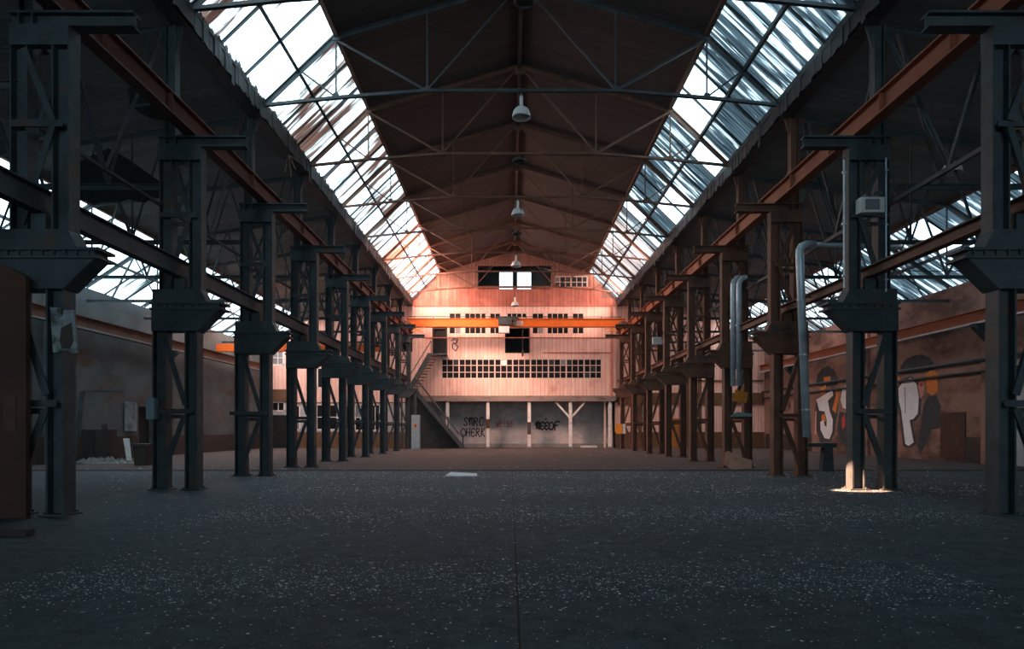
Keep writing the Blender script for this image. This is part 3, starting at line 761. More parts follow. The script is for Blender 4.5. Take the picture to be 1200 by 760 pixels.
mb.tube([(hx0 + .1, YC - .55, zg + .5), (hx1 + .35, YC - .55, zg + .5)], .16, 14); mb.box(hx0 - .1, hx1 + .5, YC - .7, YC + .3, zg + .66, zg + .74)
ho = mb.build('hoist', M['steel'], cr, .015)
mb = MB(); mb.box(hx0 + .05, ex(597, YC), YC - .85, YC - .4, ez(391.5, YC), ez(384, YC)); mb.build('counterweight_box', M['white_metal'], ho, .02)
mb = MB(); mb.tube([(ex(603,YC), YC - .55, zg + .55), (ex(603,YC), YC - .55, zg + .1)], .13, 12); mb.build('motor', M['steel'], ho)
mb = MB(); mb.box(ex(604.5, YC), ex(613, YC), YC - .235, YC - .2, ez(382, YC), ez(376.5, YC)); mb.build('plate', worn('pale_nameplate', (.75,.48,.38), (.85,.62,.52), 4, .5), cr)
mb = MB(); mb.tube([(ex(612.4,YC), YC - .4, zg + .1), (ex(612.4,YC), YC - .4, ez(411,YC))], .015, 6); cb = mb.build('pendant_cable', M['cable'], cr)
mb = MB(); mb.box(ex(611.4,YC), ex(613.4,YC), YC - .46, YC - .34, ez(418,YC), ez(410,YC)); mb.build('pendant_control', M['cable'], cb, .01)

# ------------------------------------------------------------------ hanging lamps
def make_lamp(drop):
    root = empty('pendant_lamp')
    q = MB(); q.tube([(0,0,0), (0,0,-drop)], .02, 8); q.lathe([(.0, -drop + .02), (.05, -drop + .02), (.05, -drop - .03), (0, -drop - .03)], (0,0,0), 10); q.build('rod', M['steel'], root)
    z = -drop - .03
    q = MB(); q.lathe([(.0, z), (.045, z), (.055, z - .04), (.06, z - .32), (.085, z - .37), (0, z - .37)], (0,0,0), 16); q.build('housing', M['white_metal'], root, 0, True)
    q = MB(); q.lathe([(.06, z - .35), (.15, z - .375), (.22, z - .43), (.265, z - .51), (.29, z - .60), (.305, z - .70), (.29, z - .70), (.25, z - .53), (.2, z - .45), (.14, z - .40), (.06, z - .375)], (0,0,0), 28); q.build('lamp_shade', M['white_metal'], root, 0, True)
    q = MB(); q.lathe([(0, z - .36), (.04, z - .38), (.09, z - .52), (.085, z - .6), (.04, z - .65), (0, z - .66)], (0,0,0), 16); q.build('bulb', M['bulb'], root, 0, True)
    return root
L0 = make_lamp(.12)
lamps = [(2, 'largest and nearest white bell lamp under the ridge'), (4, 'middle white bell lamp under the ridge'), (6, 'smaller white bell lamp just above the bright gable window')]
for j, (i, lb) in enumerate(lamps):
    o = L0 if j == 0 else copy_tree(L0)
    o.location = (CX, Y0 + BAY*i, 12.44); tag(o, lb, 'lamp', 'bell lamps under the ridge')
o = make_lamp(.75); o.location = (CX, Y0 + BAY*8, 12.44); tag(o, 'bell lamp on a long stem below the bright gable window', 'lamp', 'bell lamps under the ridge')
o = copy_tree(L0); o.location = (14.3, Y0 + BAY*2, 10.65); tag(o, 'dark bell lamp hanging in the right aisle near the emergency light', 'lamp')
# ring hooks on the trusses between
def make_hook():
    root = empty('ring_hook')
    q = MB(); q.tube([(0,0,0), (0,0,-.16)], .02, 8); q.build('rod', M['steel'], root)
    q = MB(); n = 20; q.tube([(.24*math.cos(2*math.pi*t/n), .24*math.sin(2*math.pi*t/n), -.24) for t in range(n + 1)], .035, 8); q.lathe([(0,-.14),(.1,-.15),(.22,-.22),(.2,-.22),(0,-.17)], (0,0,0), 16); q.build('ring', M['steel'], root)
    return root
H0 = make_hook()
for j, (i, lb) in enumerate(((1, 'empty lamp holder at the top edge of the view'), (3, 'empty lamp holder between the nearest and middle lamps'), (5, 'empty lamp holder between the middle and third lamps'))):
    o = H0 if j == 0 else copy_tree(H0); o.location = (CX, Y0 + BAY*i, 12.42); tag(o, lb, 'lamp holder', 'empty lamp holders')

# ------------------------------------------------------------------ posts under the storey
pl = [(524.5, 'slim white post under the storey in the shade of the stair'), (571.8, 'white post with a rusty patch between the two tags'), (620.2, 'white post with worn dark lower half'),
      (668.5, 'white post with Y-shaped braces'), (714.8, 'white post at the right corner of the storey')]
for px, lb in pl:
    x = ex(px); root = empty('support_post', (x, YE + .05, 0), lb, 'post', 'posts under the storey')
    mb = MB(); mb.box(x - .13, x + .13, YE - .08, YE + .18, 0, 3.78); mb.build('shaft', M['white_post'], root, .012)
    mb = MB(); mb.box(x - .2, x + .2, YE - .15, YE + .25, 0, .12); mb.build('foot', M['concrete'], root)
    if px == 571.8:
        mb = MB(); mb.box(x - .15, x + .15, YE - .1, YE + .1, 1.6, 2.35); mb.build('rusty_plate', M['rust_panel'], root)
    if px == 620.2:
        mb = MB(); mb.box(x - .14, x + .14, YE - .09, YE + .1, 1.1, 2.1); mb.build('worn_sleeve', M['dado'], root)
    if px == 668.5:
        for sg in (-1, 1):
            mb = MB(); mb.bar((x + sg*.08, YE + .05, 2.5), (x + sg*1.2, YE + .05, 3.75), .16, .16, 'rect'); mb.build('brace', M['white_post'], root)
    if px == 714.8:
        mb = MB(); mb.box(x - .42, x - .28, YE + .4, YE + .54, 0, 3.78); mb.build('twin_shaft', M['pale_trim'], root)

# ------------------------------------------------------------------ stair
st = empty('staircase', (-6.0, 54.6, 0), 'dark steel staircase with a landing at the left of the pink wall', 'staircase')
yn, yf = 54.35, 55.3
zl = ez(415.5); xa0 = ex(507); 
mb = MB(); mb.box(ex(506), ex(524.5), yn, YE, zl - .12, zl); mb.build('top_landing', M['steel'], st)
T0, T1 = Vector((ex(511.5), 0, zl)), Vector((ex(487), 0, ez(458)))
mid = (T1.x, T1.z)
n = 12
for i in range(n):
    p = T0.lerp(T1, (i + .5)/n); mb = MB(); mb.box(p.x - .24, p.x + .24, yn + .05, yf, p.z - .05, p.z); mb.build('tread', M['trim_wood'], st)
for yy in (yn, yf):
    mb = MB(); mb.bar((T0.x - .42, yy, T0.z), (T1.x - .42, yy, T1.z), .05, .26, 'rect'); mb.build('stringer', M['steel'], st)
mb = MB(); mb.box(T1.x - .9, T1.x + .3, 53.3, yf + .1, T1.z - .14, T1.z); mb.build('middle_landing', M['steel'], st)
B0, B1 = Vector((T1.x + .2, 0, T1.z)), Vector((ex(545), 0, .05)); n = 19; ya, yb = 53.3, 54.15
for i in range(n):
    p = B0.lerp(B1, (i + .5)/n); mb = MB(); mb.box(p.x - .14, p.x + .14, ya + .04, yb - .04, p.z - .05, p.z); mb.build('tread', M['steel'], st)
for yy in (ya, yb):
    mb = MB(); mb.bar((B0.x, yy, B0.z - .08), (B1.x, yy, B1.z - .02), .05, .28, 'rect'); mb.build('stringer', M['steel'], st)
for yy in (ya, yb):
    mb = MB(); mb.tube([(B0.x, yy, B0.z + 1.0), (B1.x - .35, yy, 1.15), (B1.x - .05, yy, 1.15), (B1.x - .05, yy, .02)], .035, 8)
    for t in (0.02, .35, .68):
        p = B0.lerp(B1, t); mb.tube([(p.x, yy, p.z), (p.x, yy, p.z + 1.0)], .03, 8)
    mb.build('handrail', M['steel'], st)
mb = MB(); mb.tube([(T0.x - .3, yn, T0.z + 1.0), (T1.x - .4, yn, T1.z + 1.0)], .035, 8); mb.tube([(T0.x - .3, yn, T0.z + .0), (T0.x - .3, yn, T0.z + 1.0)], .03, 8); mb.tube([(T1.x - .4, yn, T1.z), (T1.x - .4, yn, T1.z + 1.0)], .03, 8)
mb.build('handrail', M['steel'], st)
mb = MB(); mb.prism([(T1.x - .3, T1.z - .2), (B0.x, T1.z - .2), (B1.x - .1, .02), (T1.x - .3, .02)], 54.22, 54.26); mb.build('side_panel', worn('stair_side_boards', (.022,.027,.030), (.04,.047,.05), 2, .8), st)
for xx in (T1.x - .8, T1.x + .2):
    mb = MB(); mb.bar((xx, 53.4, 0), (xx, 53.4, T1.z - .1), .12, .12); mb.build('leg', M['steel'], st)

# ------------------------------------------------------------------ writing on the walls
def ribbon(mb, pts, w, y0, y1, plane='xz'):
    for a, b in zip(pts, pts[1:]):
        d = Vector((b[0]-a[0], b[1]-a[1])); L = d.length
        if L < 1e-5: continue
        d /= L; nrm = Vector((-d.y, d.x)) * w/2; e = d * w*.35
        A = Vector(a) - e; Bq = Vector(b) + e
        mb.prism([tuple(A - nrm), tuple(Bq - nrm), tuple(Bq + nrm), tuple(A + nrm)], y0, y1)
def arc(cx, cy, rx, ry, a0, a1, n=10):
    return [(cx + rx*math.cos(math.radians(a0 + (a1-a0)*i/n)), cy + ry*math.sin(math.radians(a0 + (a1-a0)*i/n))) for i in range(n + 1)]
GL = {  # loose hand-drawn capitals in a unit box
 'M': [[(-.05,.55),(.02,.85),(.18,.95),(.24,.1)],[(.24,.8),(.5,1),(.58,.15)],[(.58,.8),(.8,1),(.95,.75),(.92,.0)]], 'E': [[(.9,.8),(.6,1),(.15,.85),(.05,.5),(.3,.45),(.7,.5)],[(.05,.5),(.12,.12),(.5,-.05),(1.0,.2)]],
 'O': [arc(.5,.45,.55,.5,20,390,14)], 'F': [[(.3,-.1),(.22,.5),(.3,.95),(.75,1.05),(1.35,1.0)],[(.0,.5),(.9,.55)]], 'S': [[(.85,.85),(.5,1),(.1,.78),(.5,.52),(.85,.25),(.45,0),(.05,.15)]],
 'R': [[(.1,0),(.1,1),(.7,.9),(.7,.6),(.1,.5)],[(.3,.5),(.9,-.05)]], 'C': [arc(.55,.5,.45,.5,50,310,12)], 'H': [[(.1,0),(.15,1)],[(.85,0),(.8,1)],[(.1,.5),(.85,.5)]],
 'K': [[(.1,0),(.15,1)],[(.85,1),(.15,.45),(.9,0)]], 'w': [[(0,.7),(.2,0),(.5,.6),(.75,0),(1,.8)]], 'e': [[(.1,.4),(.8,.45),(.7,.75),(.3,.8),(.1,.4),(.3,.0),(.85,.1)]],
 'i': [[(.5,.7),(.45,0)],[(.5,.95),(.52,1.05)]], 's': [[(.8,.65),(.4,.75),(.2,.55),(.7,.3),(.5,0),(.1,.05)]], 'P': [[(.1,0),(.12,1),(.75,.9),(.7,.55),(.12,.45)]],
}
def scrawl(text, x0, x1, z0, z1, y, w, mat, name, label, lean=.1):
    mb = MB(); n = len(text); cw = (x1 - x0)/n
    for i, ch in enumerate(text):
        for stk in GL[ch]:
            ribbon(mb, [(x0 + cw*(i + .06 + .88*px + lean*(pz-.5)), z0 + (z1-z0)*pz) for px, pz in stk], w, y - .006, y - .001)
    return mb, tag(mb.build(name, mat), label, 'graffiti')
yw = 57.6
scrawl('MEEOF', ex(627.5,yw), ex(654,yw), ez(503,yw), ez(494,yw), yw, .12, M['black_paint'], 'graffiti_tag', 'black sprayed tag reading MEEOF on the grey wall under the storey')
mb = MB(); ribbon(mb, [(ex(639.5,yw), ez(491.5,yw)), (ex(640,yw), ez(490,yw))], .1, yw - .007, yw - .001); tag(mb.build('graffiti_accent', M['black_paint']), 'small black dot above the MEEOF tag', 'graffiti')
scrawl('SMRC', ex(543,yw), ex(567,yw), ez(498.5,yw), ez(489,yw), yw, .09, M['black_paint'], 'graffiti_tag', 'upper line of the dark tag beside the stair, reading SMRC')
scrawl('OHERK', ex(540,yw), ex(569,yw), ez(511,yw), ez(501.5,yw), yw, .09, M['black_paint'], 'graffiti_tag', 'lower line of the dark tag beside the stair, reading OHERK')
scrawl('weise', ex(581,yw), ex(601,yw), ez(500,yw), ez(491,yw), yw, .06, M['red_paint_spray'], 'graffiti_tag', 'red sprayed tag reading weise on the grey wall')
mb = MB(); z = lambda v: ez(v)
ribbon(mb, [(ex(528.5), ez(399)), (ex(532), ez(396.5)), (ex(536.5), ez(397.5)), (ex(535), ez(402)), (ex(530), ez(403)), (ex(530.5), ez(408)), (ex(534), ez(411)), (ex(537), ez(406)), (ex(533.5), ez(403.5))], .07, YE - .006, YE - .001)
ribbon(mb, arc(ex(533), ez(400), .14, .14, 0, 360, 10), .05, YE - .007, YE - .001)
tag(mb.build('graffiti_tag', M['black_paint']), 'dark looping squiggle on the pink wall right of the stair door', 'graffiti')

# painted wall on the right: big letters in two arched niches
def onwall(px, py):
    d = (XR - .0) * 800/(px - 598); return (d, CAMZ + (503 - py)*d/800)
def paint(mb, slot, pts, lift):
    mb.mi = slot
    mb.prism_x([onwall(940 + x/4.22, 380 + y/4.22) for x, y in pts], XR - .006 - lift, XR - .002)
slots = [M['dark_spray'], M['white_spray'], M['orange_spray'], M['pink_spray'], M['red_spot'], M['black_paint']]
mb = MB()
paint(mb, 0, [(480,240),(488,205),(510,175),(545,155),(590,148),(625,160),(648,190),(655,222),(600,238),(540,246)], 0)
paint(mb, 0, [(600,400),(625,355),(665,350),(685,400),(688,470),(680,512),(640,520),(605,600),(585,640),(570,600),(590,480)], .002)
paint(mb, 2, [(612,245),(640,225),(668,235),(672,330),(645,350),(618,335)], .002)
paint(mb, 2, [(458,268),(478,255),(492,285),(470,330),(456,315)], .002)
paint(mb, 0, [(470,310),(500,268),(540,255),(575,285),(590,360),(585,445),(560,478),(545,480),(566,590),(535,612),(500,600),(480,430),(462,375)], .003)
paint(mb, 1, [(477,315),(502,278),(538,264),(566,292),(578,360),(573,440),(552,466),(532,472),(552,582),(528,600),(511,590),(491,425),(480,380)], .006)
paint(mb, 5, [(508,310),(511,310),(513,440),(510,440)], .008)
paint(mb, 3, [(572,300),(590,282),(605,300),(602,345),(585,368)], .004); paint(mb, 4, [(578,300),(590,284),(602,300),(590,308)], .006)
tag(mb.build('graffiti_mural', slots), 'graffiti of one big pale letter like a P inside an arched niche', 'graffiti')
mb = MB()
paint(mb, 0, [(68,300),(76,250),(100,215),(130,203),(160,225),(178,270),(172,300),(110,310)], 0)
paint(mb, 0, [(62,440),(70,380),(155,305),(180,400),(160,540),(135,590),(90,585),(70,520)], .001)
paint(mb, 2, [(90,312),(118,298),(116,338),(92,345)], .003); paint(mb, 2, [(104,262),(140,255),(142,285),(112,290)], .003); paint(mb, 2, [(150,420),(172,330),(184,345),(166,440)], .003); paint(mb, 2, [(95,450),(112,440),(118,480),(98,478)], .003)
paint(mb, 1, [(71,372),(150,322),(154,350),(128,376),(137,430),(152,470),(150,530),(136,566),(112,562),(92,520),(90,482),(106,472),(112,500),(122,505),(122,470),(112,430),(86,426)], .006)
paint(mb, 1, [(216,300),(224,420),(202,412),(190,372),(200,322)], .006)
paint(mb, 0, [(186,430),(226,440),(226,600),(196,590),(172,520)], .001); paint(mb, 4, [(196,470),(210,440),(214,500),(200,520)], .004)
paint(mb, 3, [(66,430),(72,425),(70,545),(62,540)], .004)
tag(mb.build('graffiti_mural', slots), 'graffiti of a white J-shaped letter with orange patches around it', 'graffiti')
# rusty stain sheet beside the niche
mb = MB(); d0, d1 = onwall(1103, 400)[0], onwall(1132, 400)[0]
mb.box(XR - .05, XR - .005, d1, d0, .15, 2.3); tag(mb.build('leaning_sheet', M['rust_panel']), 'square brown panel at the foot of the right wall beside the pale letter', 'panel')

# ------------------------------------------------------------------ fittings on the columns
yc2 = Y0 + BAY
el = empty('emergency_light', at(1021.5, 250, yc2 - .4), 'white emergency light box with two round lamps on the right column', 'light')
p0, p1 = at(1008, 249, yc2 - .42), at(1036, 231, yc2 - .42)
mb = MB(); mb.box(p0.x, p1.x, yc2 - .46, yc2 - .19, p0.z, p1.z); bx = mb.build('box', M['white_metal'], el, .015)
mb = MB(); mb.box(p0.x + .1, p1.x - .13, yc2 - .475, yc2 - .455, p0.z + .06, p1.z - .06); mb.build('cover_panel', M['grey_pane'], bx)
for px in (1015, 1029):
    q = at(px, 228, yc2 - .4); mb = MB(); mb.tube([(q.x, q.y - .08, q.z + .02), (q.x, q.y + .06, q.z + .02)], .075, 14); mb.tube([(q.x, q.y, q.z + .02), (q.x, q.y, p1.z - .01)], .02, 6); mb.build('lamp_head', M['chrome'], el)
# conduits
for px, za, zb, lb in ((991.5, 5.0, 8.15, 'thin vertical conduit on the inner leg of the column with the emergency light'), (1041, 4.9, 8.2, 'thin vertical conduit on the outer leg of the column with the emergency light')):
    x = at(px, 300, yc2 - .3).x; mb = MB(); mb.tube([(x, yc2 - .2, za), (x, yc2 - .2, zb)], .022, 8)
    for zc in (za + .3, (za+zb)/2, zb - .3): mb.box(x - .04, x + .04, yc2 - .23, yc2 - .15, zc - .02, zc + .02)
    tag(mb.build('conduit', M['galvanised']), lb, 'conduit')
# big silver downpipe
d = 20.0; a = at(937, 298, d); b = at(945.5, 512, d); e1 = at(955, 286, d); e2 = at(1056, 290, d + 1.2)
root = empty('downpipe', b, 'fat silver downpipe with an elbow hanging in front of the third right column', 'pipe')
arcpts = [a, a + Vector((.0, 0, .12)), Vector((a.x + .06, d, e1.z - .07)), Vector((a.x + .18, d, e1.z)), e1]
mb = MB(); mb.tube([b] + arcpts, .115, 16); mb.build('pipe', M['galvanised'], root, 0, True)
mb = MB(); mb.tube([e1, e2], .075, 12); mb.build('branch', M['galvanised'], root, 0, True)
mb = MB()
for t in (.15, .45, .75):
    p = b.lerp(a, t); mb.tube([p + Vector((0,0,-.02)), p + Vector((0,0,.02))], .13, 16)
mb.build('joint_ring', M['galvanised'], root)
pc = b.lerp(a, (5.4 - b.z)/(a.z - b.z)); mb = MB(); mb.box(pc.x + .08, CX + 8.44, pc.y - .03, pc.y + .03, 5.36, 5.42); mb.build('clamp', M['steel'], root)
# pair of silver pipes
d = Y0 + BAY*3 - .5
for j, (px, lb) in enumerate(((859, 'left one of two silver pipes with bent tops on the rusty right column'), (866, 'right one of two silver pipes with bent tops on the rusty right column'))):
    a = at(px, 333, d - .28*j); b = at(px, 452, d - .28*j); mb = MB(); mb.tube([b, a, a + Vector((.04, 0, .14)), a + Vector((.15, 0, .25)), a + Vector((.30, .05, .30))], .10, 14)
    tag(mb.build('vent_pipe', M['galvanised'], None, 0, True), lb, 'pipe', 'silver pipe pair')
# orange board
d = Y0 + BAY*3 - .24
poly = [at(px, py, d) for px, py in ((859,470),(862,456.5),(877,460),(874,472.5),(869,468),(866,471))]
mb = MB(); mb.prism([(p.x, p.z) for p in poly], d - .02, d + .02); tag(mb.build('orange_board', M['orange_board']), 'tilted orange board fixed to the rusty right column', 'board')
mb = MB(); p = at(869, 487, d); p.z = 2.065; mb.prism([(p.x - .45, p.z - .055), (p.x + .4, p.z - .055), (p.x + .38, p.z + .06), (p.x - .2, p.z + .12)], d - .15, d + .05); tag(mb.build('blue_rag', M['cab_blue']), 'blue-grey rag lying on the strut below the orange board', 'rag')
# salmon board leaning at foot of column
d = 25.6; pts = [(850,546),(853,531),(857,529.5),(866,536),(883,540.5),(881,549.5),(862,551),(856,550)]
mb = MB(); vs0 = []
P2 = [at(px, py, d) for px, py in pts]; zmin = min(p.z for p in P2)
fr = [Vector((p.x, d + (p.z - zmin)*.45, p.z - zmin)) for p in P2]; n = len(fr)
mb.add(fr + [q + Vector((0, .03, .012)) for q in fr], [tuple(range(n-1,-1,-1)), tuple(range(n, 2*n))] + [(i, (i+1) % n, n + (i+1) % n, n + i) for i in range(n)])
tag(mb.build('leaning_board', M['cardboard']), 'crumpled salmon-coloured board leaning at the foot of the rusty right column', 'board')
# white box on 7th right column
i = 6; d = Y0 + BAY*i - .3
p0, p1 = at(764.5, 403.5, d), at(776, 395, d); root = empty('junction_box', ((p0.x+p1.x)/2, d, p0.z), 'small white box with a lamp on a distant rusty right column', 'box')
mb = MB(); mb.box(p0.x, p1.x, d - .15, d + .12, p0.z, p1.z); mb.build('box', M['white_metal'], root, .02)
q = at(767, 393, d); mb = MB(); mb.tube([(q.x, d - .08, q.z), (q.x, d + .08, q.z)], .11, 12); mb.build('lamp_head', M['chrome'], root)
# orange-white sign on last right column
d = Y0 + BAY*8 - .3; p0, p1 = at(721.5, 508, d), at(729, 496.5, d); p2 = at(729.6, 508, d); p3 = at(733, 496.5, d)
root = empty('warning_sign', (p0.x, d, p0.z), 'small orange and white sign plate at the corner of the pink wall', 'sign')
mb = MB(); mb.box(p0.x, p1.x, d - .03, d, p0.z, p1.z); mb.build('orange_panel', M['orange_board'], root)
mb = MB(); mb.box(p2.x, p3.x, d - .03, d, p2.z, p3.z); mb.build('white_panel', M['white_metal'], root)
mb = MB(); mb.box(p1.x - .05, p2.x + .05, d, d + .03, p0.z + .1, p1.z - .1); mb.build('backing_strip', M['steel'], root)
mb = MB(); mb.box((p0.x+p1.x)/2 - .05, (p0.x+p1.x)/2 + .05, d - .0, d + .07, 0, p1.z - .1); mb.build('stake', M['steel'], root)
# plank jutting from the third left column
d = Y0 + BAY*2 - .3; a = at(271, 484, d); b = at(312, 484.5, d)
mb = MB(); mb.box(a.x, b.x, d - .14, d + .08, a.z - .06, a.z + .06); tag(mb.build('plank', M['steel']), 'dark plank lying across the strut of the third left column', 'plank')
# torn paper frame on first left column
d = Y0 - .2
root = empty('torn_notice', at(73, 413, d), 'torn grey paper notice on the big left column', 'notice')
outer = [at(px, py, d) for px, py in ((59.5,360),(72,360.5),(73,372),(76,363),(88,363),(91,413),(84,414),(80,411),(63,413))]
mb = MB(); mb.prism([(p.x, p.z) for p in outer], d - .02, d + .02); mb.build('sheet', M['paper'], root)
hole = [at(px, py, d) for px, py in ((73,384),(85,378),(87,400),(83,409),(74,408),(71,400))]
mb = MB(); mb.prism([(p.x, p.z) for p in hole], d - .03, d - .021); mb.build('torn_patch', M['dado'], root)
# rust brown panel at left edge
d = 11.55
mb = MB(); p0, p1 = at(-30, 601, d), at(33, 312, d); mb.prism([(p0.x, 0), (p1.x, 0), (p1.x, p1.z - .18), (p1.x - .35, p1.z), (p0.x, p1.z + .05)], d - .06, d + .06)
root = mb.build('steel_cabinet', M['rust_panel'], None, .01); tag(root, 'tall rust-brown sheet panel standing at the left edge against the big column', 'panel')
mb = MB(); q0, q1 = at(7, 505, d), at(22, 462, d); mb.box(q0.x, q1.x, d - .075, d - .055, q0.z, q1.z); mb.build('access_hatch', worn('hatch_rust', (.08,.04,.028), (.12,.055,.035), 3, .7), root)
# grey box on second left column
d = yc2 - .2; p0, p1 = at(174.5, 491, d), at(184, 466, d)
mb = MB(); mb.box(p0.x, p1.x, d - .15, d + .1, p0.z, p1.z); mb.box(p0.x + .04, p1.x - .04, d - .17, d - .15, p0.z + .05, p1.z - .05)
tag(mb.build('switch_box', M['cab_blue'], None, .01), 'small grey switch box on the side of the second left column', 'box')
# pale blue sheet panel on left wall, lean board, bin, cabinet, rubble, pole
def lw(px): return -(XL + .03)*800/(598 - px)
d0, d1 = lw(145.5), lw(159)
mb = MB(); mb.box(XL + .04, XL + .1, d0, d1, CAMZ + (503-505)*d0/800, CAMZ + (503-470)*d0/800)
tag(mb.build('notice_board', worn('faded_blue_board', (.16,.22,.25), (.24,.30,.33), 3, .7, 0, (.09,.12,.14), .55)), 'faded grey-blue board on the left wall beside the dark doorway', 'board')
def dep(px, xw): return xw*800/(px - 598)
# dark cabinet
d = 31.3; p0, p1 = at(95, 545, d), at(127, 503, d)
root = empty('tool_cabinet', ((p0.x+p1.x)/2, d, 0), 'dark brown cabinet standing against the left wall', 'cabinet')
mb = MB(); mb.box(p0.x, p1.x, d, d + .7, 0.06, p1.z); mb.box(p0.x + .04, p1.x - .04, d + .04, d + .66, 0, .06); mb.build('body', M['dado'], root, .01)
for a, b in ((.03, .49), (.51, .97)):
    mb = MB(); w_ = p1.x - p0.x; mb.box(p0.x + w_*a, p0.x + w_*b, d - .025, d, .12, p1.z - .06); dr = mb.build('door', M['dado'], root)
    mb = MB(); hx = p0.x + w_*(.46 if a < .3 else .54); mb.box(hx - .015, hx + .015, d - .06, d - .025, .75, .9); mb.build('handle', M['steel'], dr)
q = at(118, 503, d); mb = MB(); mb.box(q.x - .09, q.x + .09, d + .2, d + .4, p1.z, p1.z + .24); mb.tube([(q.x, d + .3, p1.z + .24), (q.x, d + .3, p1.z + .27)], .06, 12); tag(mb.build('tin_can', M['dado'], None, .01), 'small dark tin standing on the brown cabinet', 'tin')
# leaning white board
d = 33.0; fr = [at(139, 517, d), at(146, 517, d), at(154, 543, d), at(148.5, 543, d)]
mb = MB(); zz = min(p.z for p in fr); fr = [Vector((p.x, d + (p.z - zz)*.35, p.z - zz)) for p in fr]
mb.add(fr + [p + Vector((0, .04, 0)) for p in fr], [(3,2,1,0),(4,5,6,7),(0,1,5,4),(1,2,6,5),(2,3,7,6),(3,0,4,7)])
tag(mb.build('leaning_plank', M['white_post']), 'pale board leaning beside the dark bin at the left wall', 'board')
# bin / crate
d = 28.5; p0, p1 = at(156, 556, d), at(172, 520, d)
root = empty('waste_bin', ((p0.x+p1.x)/2, d + .3, 0), 'dark tapered bin standing before the doorway on the left', 'bin')
mb = MB(); w_ = (p1.x - p0.x)/2; cx = (p0.x+p1.x)/2
mb.add([(cx-w_*.85,d,0),(cx+w_*.85,d,0),(cx+w_*.85,d+.5,0),(cx-w_*.85,d+.5,0),(cx-w_,d-.04,p1.z),(cx+w_,d-.04,p1.z),(cx+w_,d+.54,p1.z),(cx-w_,d+.54,p1.z)], [(0,3,2,1),(4,5,6,7),(0,1,5,4),(1,2,6,5),(2,3,7,6),(3,0,4,7)])
mb.build('body', M['dado'], root); mb = MB(); mb.box(cx - w_ - .03, cx + w_ + .03, d - .07, d + .57, p1.z - .08, p1.z + .01); mb.build('rim', M['steel'], root)
# rubble heap
rr = random.Random(4); mb = MB()
for i in range(60):
    d = rr.gauss(30.6, .3); px = rr.gauss(122, 9); p = at(px, 545, d); h = rr.uniform(.06, .3); w = rr.uniform(.06, .28)
    mb.add([(p.x - w, d - w*.6, 0), (p.x + w, d - w*.5, 0), (p.x + w*.7, d + w*.7, 0), (p.x - w*.8, d + w*.6, 0), (p.x + rr.uniform(-.5,.5)*w, d + rr.uniform(-.3,.3)*w, h), (p.x + rr.uniform(-.2,.8)*w, d, h*.8)], [(3,2,1,0),(0,1,5,4),(1,2,5),(2,3,4,5),(3,0,4)])
tag(mb.build('rubble_heap', M['concrete']), 'low heap of pale rubble at the foot of the left wall', 'rubble', None, 'stuff')
# leaning pole left wall
a = at(97, 458, 30.2); b = at(88, 530, 29.8); mb = MB(); mb.bar((b.x, 29.8, max(0, b.z - .3)), a, .14, .14, 'L', None, .03); mb.bar(a, a + Vector((1.3, .8, .02)), .1, .1, 'L', None, .03)
tag(mb.build('bent_pole', M['steel']), 'dark bent angle iron leaning by the left wall', 'pole')
# electrical cabinet by the stair
d = 52.0; p0, p1 = at(482, 527, d), at(492, 486, d)
root = empty('electric_cabinet', ((p0.x+p1.x)/2, d, 0), 'pale blue-grey electric cabinet with an orange emblem beside the stair', 'cabinet')
mb = MB(); mb.box(p0.x, p1.x, d, d + .4, 0, p1.z); mb.build('body', M['cab_blue'], root, .015)
mb = MB(); mb.box(p0.x + .04, p1.x - .04, d - .02, d, .15, p1.z - .08); dr = mb.build('door', M['cab_blue'], root)
q = at(486.7, 498.5, d); mb = MB(); mb.lathe([(0, 0), (.14, 0)], (0,0,0), 4) if False else mb.prism([(q.x + .13*math.cos(t*math.pi/6), q.z + .2*math.sin(t*math.pi/6)) for t in range(12)], d - .03, d - .02); mb.build('emblem', M['orange_spray'], dr)
mb = MB(); mb.box(q.x - .05, q.x + .05, d - .035, d - .03, q.z - .1, q.z + .1); mb.build('emblem_mark', M['black_paint'], dr)
mb = MB(); mb.tube([((p0.x+p1.x)/2, d + .2, p1.z), ((p0.x+p1.x)/2, d + .2, 4.2)], .06, 8); mb.build('conduit', M['steel'], root)
# white slab under the storey
mb = MB(); p0, p1 = at(680, 523, 56.6), at(699, 523, 56.6); mb.box(p0.x, p1.x, 56.2, 57.0, 0, .16); tag(mb.build('white_slab', M['white_post'], None, .02), 'white slab lying on the floor under the storey', 'slab')
# sheet scrap on the nave floor
p0, p1 = at(523, 557, 22.2), at(560, 557, 22.2); mb = MB()
mb.add([(p0.x, 21.9, .0), (p1.x, 21.8, .0), (p1.x - .05, 22.6, .03), (p0.x + .1, 22.7, .05), (p0.x, 21.9, .03), (p1.x, 21.8, .025), (p1.x - .05, 22.6, .05), (p0.x + .1, 22.7, .09)], [(3,2,1,0),(4,5,6,7),(0,1,5,4),(1,2,6,5),(2,3,7,6),(3,0,4,7)])
tag(mb.build('sheet_scrap', M['flake']), 'thin pale sheet lying alone in the middle of the floor', 'sheet')
mb = MB(); mb.bar((-7.6, 9.75, .05), (-6.75, 9.6, .05), .16, .1); tag(mb.build('timber_offcut', M['dado'], None, .01), 'dark timber offcut on the floor at the left edge', 'timber')
